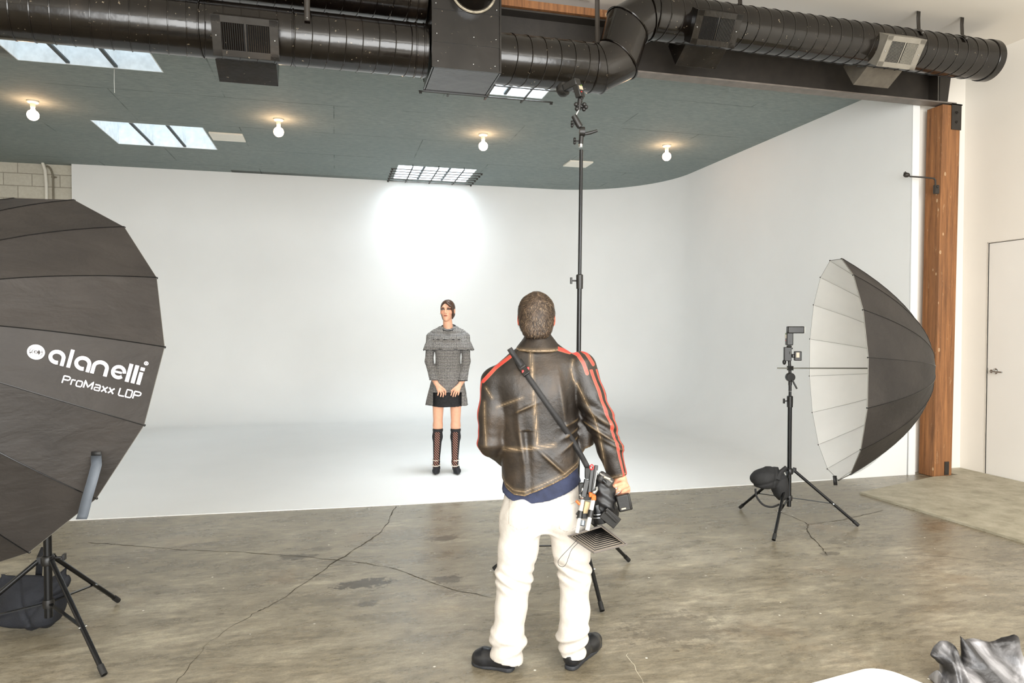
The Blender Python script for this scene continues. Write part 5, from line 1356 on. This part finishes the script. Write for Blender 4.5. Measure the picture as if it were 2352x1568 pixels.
# ================================================================== camera rig carried by the photographer
def r5(x, y, dd=0.0): return cp(1280+x/5.805, 1020+y/5.805, 3.06+dd)
RG = r5(500, 700)
rig = thing('camera_rig', 'black camera rig with silver rods and matte box hanging from the sling strap', 'camera', RG)
def q(x, y, dd=0.0): return r5(x, y, dd)-RG
Rc = Matrix.Rotation(-YAW, 3, 'Z')
def part(name, mat, fn, parent=rig, bevel=0, angle=40):
    b = MB(); fn(b); return b.build(name, mat, parent, angle=angle, bevel=bevel)
part('rod', m_whitemetal, lambda b: b.tube([q(486, 700, -.02), q(400, 1145, -.06)], .0098, 16))
part('rod', m_whitemetal, lambda b: b.tube([q(340, 740, .0), q(262, 1180, -.04)], .0088, 16))
part('rod_clamp', m_plastic, lambda b: (b.tube([q(452, 880, -.04), q(432, 975, -.05)], .0135, 14),))
part('rod_clamp', m_plastic, lambda b: (b.tube([q(312, 890, -.02), q(296, 985, -.03)], .013, 14), b.box(q(350, 950, -.02), (.035, .02, .022), Rc), b.tube([q(255, 915, -.02), q(330, 960, -.02)], .007, 8), b.tube([q(262, 990, -.02), q(320, 940, -.02)], .006, 8)))
part('clamp_knob', M('grey_blue_knob', '8a939c', .35, .5), lambda b: b.tube([q(345, 1020, -.03), q(335, 1085, -.04)], .0105, 14))
part('beige_plate', M('beige_battery_plate', 'a8926c', .5), lambda b: b.bar(q(405, 765, -.01), q(370, 945, -.02), .022, .014, CF), bevel=.002)
part('orange_clamp', m_orange, lambda b: (b.box(q(460, 670, -.03), (.026, .02, .02), Rc), b.box(q(485, 710, -.035), (.02, .018, .022), Rc)), bevel=.003)
part('orange_lever', m_orange, lambda b: b.tube([q(252, 752, -.01), q(300, 800, -.01)], .006, 8))
part('chrome_lever', m_chrome, lambda b: (b.tube([q(495, 660, -.04), q(530, 600, -.04), q(520, 565, -.04)], .006, 8), b.ball(q(490, 640, -.04), .010), b.tube([q(300, 670, -.01), q(350, 720, -.02)], .005, 8)))
part('top_rail', m_plastic, lambda b: (b.bar(q(520, 280, .0), q(475, 650, -.03), .016, .016, CF), b.bar(q(470, 300, .01), q(430, 660, -.01), .02, .03, CF), b.bar(q(395, 470, .0), q(345, 700, -.01), .022, .024, CF), b.box(q(450, 380, .01), (.055, .03, .05), Rc), b.box(q(330, 620, .01), (.03, .03, .07), Rc), b.box(q(400, 690, .01), (.06, .03, .028), Rc)), bevel=.002)
part('rail_edge', m_chrome, lambda b: (b.tube([q(530, 350, -.012), q(490, 590, -.035)], .003, 8), b.tube([q(440, 500, -.01), q(420, 600, -.015)], .0025, 8), b.tube([q(385, 520, -.01), q(372, 650, -.015)], .0025, 8)))
part('red_ring', m_red, lambda b: b.tube([q(460, 305, -.03)+V((  .008*math.cos(a), 0, .011*math.sin(a))) for a in [2*PI*k/16 for k in range(16)]], .003, 6, closed=True))
part('release_knob', m_chrome, lambda b: (b.ball(q(445, 315, -.025), .008), b.ball(q(335, 610, -.012), (.006, .006, .012)), b.ball(q(325, 700, -.012), .008)))
Rt = Rc @ Matrix.Rotation(.62, 3, 'Y')
m_cambody = M('dark_grey_camera_body', '343332', .4, 0, .2, 30, .25, 160)
co_ = part('camera_body', m_cambody, lambda b: b.box(q(640, 470, .01), (.074, .05, .048), Rt), bevel=.012)
part('camera_hump', m_cambody, lambda b: b.box(q(655, 425, .012), (.044, .04, .022), Rt, taper=.7), co_, bevel=.006)
part('grey_trim', M('camera_trim_grey', '77746f', .35, .2), lambda b: b.box(q(650, 445, -.018), (.070, .004, .008), Rt), co_, bevel=.0015)
part('port_cover', m_rubber, lambda b: (b.box(q(615, 490, -.0165), (.012, .004, .011), Rt),), co_, bevel=.001)
part('port_cover', m_rubber, lambda b: (b.box(q(640, 508, -.0165), (.012, .004, .011), Rt),), co_, bevel=.001)
part('camera_grip_window', m_lcd, lambda b: (b.box(q(665, 450, -.034), (.03, .006, .008), Rc @ Matrix.Rotation(.35, 3, 'Y')),), bevel=.002)
part('shutter_dial', m_black, lambda b: b.tube([q(606, 480, -.03), q(640, 510, -.03)], .009, 12))
def fcloth(X, Y, Z):
    d = ell(X, Y, Z, (0, 0, .0), (.052, .05, .085)); d = smin(d, ell(X, Y, Z, (-.02, 0, .07), (.04, .04, .04)), .03); d = smin(d, ell(X, Y, Z, (.02, .01, -.06), (.045, .04, .04)), .03)
    return d+.006*fnoise(X, Y, Z, 45, 4)+.003*np.sin((X*.6+Z)*140)*np.exp(-(Z/.05)**2)
cl = sdf_mesh('bellows_cloth', [(fcloth, (-.1, -.09, -.13), (.1, .09, .14), .0045)], M('black_satin_cloth', '121214', .4, 0, .2), rig); cl.location = q(632, 745, .03); cl.rotation_euler = (0, 0, -YAW)
part('lens', m_black, lambda b: (b.tube([q(520, 790, .02), q(545, 890, .02), q(570, 1010, .03)], [.03, .036, .042], 24),))
part('lens_ring', m_chrome, lambda b: (b.tube([q(548, 905, .02)+(CR*math.cos(a)+CF*math.sin(a))*.0385+UP*.006*math.cos(a) for a in [2*PI*k/24 for k in range(24)]], .0028, 6, closed=True), b.tube([q(556, 945, .02)+(CR*math.cos(a)+CF*math.sin(a))*.041+UP*.006*math.cos(a) for a in [2*PI*k/24 for k in range(24)]], .0028, 6, closed=True)))
part('side_flag', m_plastic, lambda b: (b.bar(q(610, 905, -.03), q(800, 1060, -.02), .055, .012, CF), b.bar(q(640, 890, -.04), q(790, 1030, -.03), .012, .02, CF)), bevel=.003)
part('handgrip_screen_unit', m_plastic, lambda b: (b.box(q(880, 775, -.0), (.056, .03, .075), Rc @ Matrix.Rotation(-.22, 3, 'Y')), b.box(q(950, 760, .02), (.022, .03, .075), Rc @ Matrix.Rotation(-.22, 3, 'Y'))), bevel=.006)
part('screen', m_lcd, lambda b: b.box(q(885, 858, -.018), (.020, .003, .006), Rc @ Matrix.Rotation(-.2, 3, 'Y')))
# matte box: stepped hood, open end toward the viewer and downward
OUT = [q(148, 1222, -.02), q(490, 1446, -.10), q(928, 1335, -.04), q(592, 1084, .05)]
INN = [q(470, 1120, .17), q(530, 1165, .14), q(640, 1130, .16), q(575, 1085, .19)]
m_matte = M('matte_box_black', '1a1817', .6, 0, .2); m_ribs = M('matte_box_ribs_lit', '8d8274', .5, 0, .15)  # ribs paler than the gaps: light and shade of the steps painted in
def hood(b):
    vs = OUT+INN; b.add(vs, [(0, 1, 5, 4), (1, 2, 6, 5), (2, 3, 7, 6), (3, 0, 4, 7), (4, 5, 6, 7)])
ho = part('matte_box', m_matte, hood); s = ho.modifiers.new('s', 'SOLIDIFY'); s.thickness = .003; s.offset = 1
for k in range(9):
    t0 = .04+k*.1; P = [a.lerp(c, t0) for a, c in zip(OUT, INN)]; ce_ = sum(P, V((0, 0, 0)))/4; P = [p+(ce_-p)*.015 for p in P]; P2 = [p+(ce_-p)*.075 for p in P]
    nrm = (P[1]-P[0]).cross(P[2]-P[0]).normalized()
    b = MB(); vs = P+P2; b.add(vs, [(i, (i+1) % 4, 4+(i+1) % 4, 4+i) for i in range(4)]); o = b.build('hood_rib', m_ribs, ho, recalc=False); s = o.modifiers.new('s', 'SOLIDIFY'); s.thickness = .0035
b = MB(); b.tube(OUT, .0045, 8, closed=True); b.build('hood_rim', M('hood_rim_grey', '6b6560', .4), ho)
# thin cable loop
D = 3.0
b = MB(); pts = [cp(*p, D)-RG for p in ((1334, 1225), (1326, 1238), (1310, 1256), (1290, 1277), (1282, 1289), (1284, 1298), (1293, 1301), (1300, 1295), (1306, 1279), (1313, 1262), (1328, 1246))]; b.tube(spline(pts), .0011, 6); b.build('thin_cable', m_rubber, rig)
# sling strap lying on the jacket
bpy.context.view_layer.update()
jm = man.matrix_world @ Matrix.Identity(4)
MWld = Matrix.Translation(MR) @ Matrix.Rotation(-YAW, 4, 'Z')
bj = BVHTree.FromPolygons([MWld @ v_.co for v_ in jacket.data.vertices], [tuple(p.vertices) for p in jacket.data.polygons])
def onj(px, py, off):
    d = (cp(px, py, 1)-EYEP).normalized(); r = bj.ray_cast(EYEP, d); P = r[0] if r[0] is not None else cp(px, py, 3.08); return P-d*off
path = [(1170, 800), (1182, 818), (1200, 846), (1218, 872), (1237, 900), (1257, 928), (1278, 957), (1298, 985), (1316, 1012), (1330, 1036), (1342, 1058), (1352, 1078)]
c0 = [onj(x, y, .007) for x, y in path]
for i in range(1, len(c0)-1): c0[i] = (c0[i-1]+c0[i]*2+c0[i+1])/4-(c0[i]-EYEP).normalized()*.002
b = MB(); vs = []; fs = []
for i, p in enumerate(c0):
    t = (c0[min(i+1, len(c0)-1)]-c0[max(i-1, 0)]).normalized(); s_ = t.cross((p-EYEP).normalized()).normalized()*.0125; vs += [p-s_-RG, p+s_-RG]
for i in range(len(c0)-1): fs.append((2*i, 2*i+1, 2*i+3, 2*i+2))
b.add(vs, fs); so = b.build('sling_strap', M('black_webbing', '1b1a1b', .6, 0, .15, 60, .4, 400), rig, recalc=False); s = so.modifiers.new('s', 'SOLIDIFY'); s.thickness = .003
tv = (onj(1212, 864, 0)-onj(1190, 826, 0)).normalized(); fv = CF
for name, (x0, y0), (x1, y1), wd, th, mt in (('buckle', (1190, 828), (1201, 845), .036, .012, m_plastic), ('buckle_tongue', (1199, 842), (1211, 860), .034, .010, m_plastic)):
    b = MB(); b.bar(onj(x0, y0, .014)-RG, onj(x1, y1, .014)-RG, wd, th, CF); b.build(name, mt, so, bevel=.003)
for (x, y) in ((1213, 846), (1201, 853)):
    b = MB(); b.box(onj(x, y, .016)-RG, (.010, .006, .014), Rc); b.build('red_tab', m_red, so, bevel=.002)
# ================================================================== bottom right corner: shiny grey fabric bundle and white table corner
bg = at(2240, 1568, z=0.0)
t_ = NT('shiny_grey_lining'); n_ = t_.noise(5, 4, .5, None, 1.0)
t_.set(color=t_.ramp(n_, [(.40, srgb('2b2a2b')), (.5, srgb('6f6e70')), (.62, srgb('a9a8ab'))]), rough=.35, metal=.2); t_.bump(t_.noise(9, 4), .5, .02)
BB = thing('fabric_bag', 'shiny grey and black fabric bag lying on the floor at the bottom right corner', 'bag', bg, -YAW)
def f_bag(X, Y, Z):
    d = loft(X, Y, Z, srows([(-.03, .03, -.06, .17, .15), (.04, .04, -.04, .155, .10), (.11, .055, -.01, .140, .055), (.165, .06, .01, .125, .024), (.185, .06, .012, .118, .012)]), 3.5)
    d = smin(d, cap(X, Y, Z, (-.075, .0, .222), (-.03, -.02, .11), .003, .05), .02); d = smin(d, cap(X, Y, Z, (.185, .01, .20), (.14, -.01, .13), .012, .04), .03)
    e = ell(X, Y, Z, (-.135, -.0, .14), (.075, .022, .035), Matrix.Rotation(-.35, 3, 'Y')); e = smin(e, cap(X, Y, Z, (-.22, -.01, .135), (-.15, -.02, .12), .003, .025), .02)
    g = loft(X, Y, Z, [(-.03, -.13, -.05, .06, .10), (.10, -.12, -.02, .05, .04), (.15, -.11, 0, .03, .02)], 2.5)
    d = smin(smin(d, e, .012), g+.010*np.sin(X*150), .012)
    d = d+.010*np.sin(X*42+Z*22+1.2*np.sin(Z*14))*np.clip(1.2-Z*4, 0, 1)+.007*fnoise(X, Y, Z*.6, 20, 9, 3); return np.maximum(d, -Z)
sdf_mesh('bag_body', [(f_bag, (-.26, -.28, -.01), (.28, .15, .26), .007)], t_.m, BB)
b = MB(); b.tube([(.15, .0, .10), (.22, -.06, .04), (.34, -.14, .012), (.5, -.25, .01)], .006, 8); b.build('carry_cord', m_rubber, BB)
c_ = at(2020, 1534, z=.76)
TB = thing('white_table', 'white table with rounded corner at the very bottom edge, right of the photographer', 'table', (c_.x, c_.y, 0))
d1 = (at(1895, 1568, z=.76)-c_); d1.z = 0; d1.normalize(); d2 = (at(2105, 1568, z=.76)-c_); d2.z = 0; d2.normalize()
mid = (d1+d2).normalized(); ha = math.acos(d1.dot(d2))/2; rr = .07
cc = V((0, 0, .735))+mid*(rr/math.sin(ha)-(rr/math.sin(ha)-rr)); poly = []
cen = mid*rr; 
p1_ = d1*1.0; p2_ = d2*.9
a1 = math.atan2(d1.y, d1.x); a2 = math.atan2(d2.y, d2.x)
# rounded corner: fillet tangent to both edges
k_ = rr/math.tan(ha); cen = mid*(rr/math.sin(ha)); s1 = d1*k_; s2 = d2*k_
aa = math.atan2((s1-cen).y, (s1-cen).x); bb_ = math.atan2((s2-cen).y, (s2-cen).x)
while bb_-aa > PI: bb_ -= 2*PI
while bb_-aa < -PI: bb_ += 2*PI
shift = cen.length-rr
arcp = [cen+V((math.cos(aa+(bb_-aa)*i/14), math.sin(aa+(bb_-aa)*i/14), 0))*rr for i in range(15)]
P = [d1*1.0]+arcp+[d2*.8, d1*1.0+d2*.8]
P = [p-mid*shift for p in P]
b = MB(); b.prism([(p.x, p.y) for p in P], .025, (0, 0, .735)); b.build('table_top', M('white_laminate', 'f6f2ec', .35, 0, .02), TB, bevel=.004)
for p in (mid*.12, d1*.9+d2*.12, d2*.7+d1*.12):
    b = MB(); b.tube([(p.x, p.y, 0), (p.x, p.y, .735)], .018, 14); b.build('leg', m_white, TB)
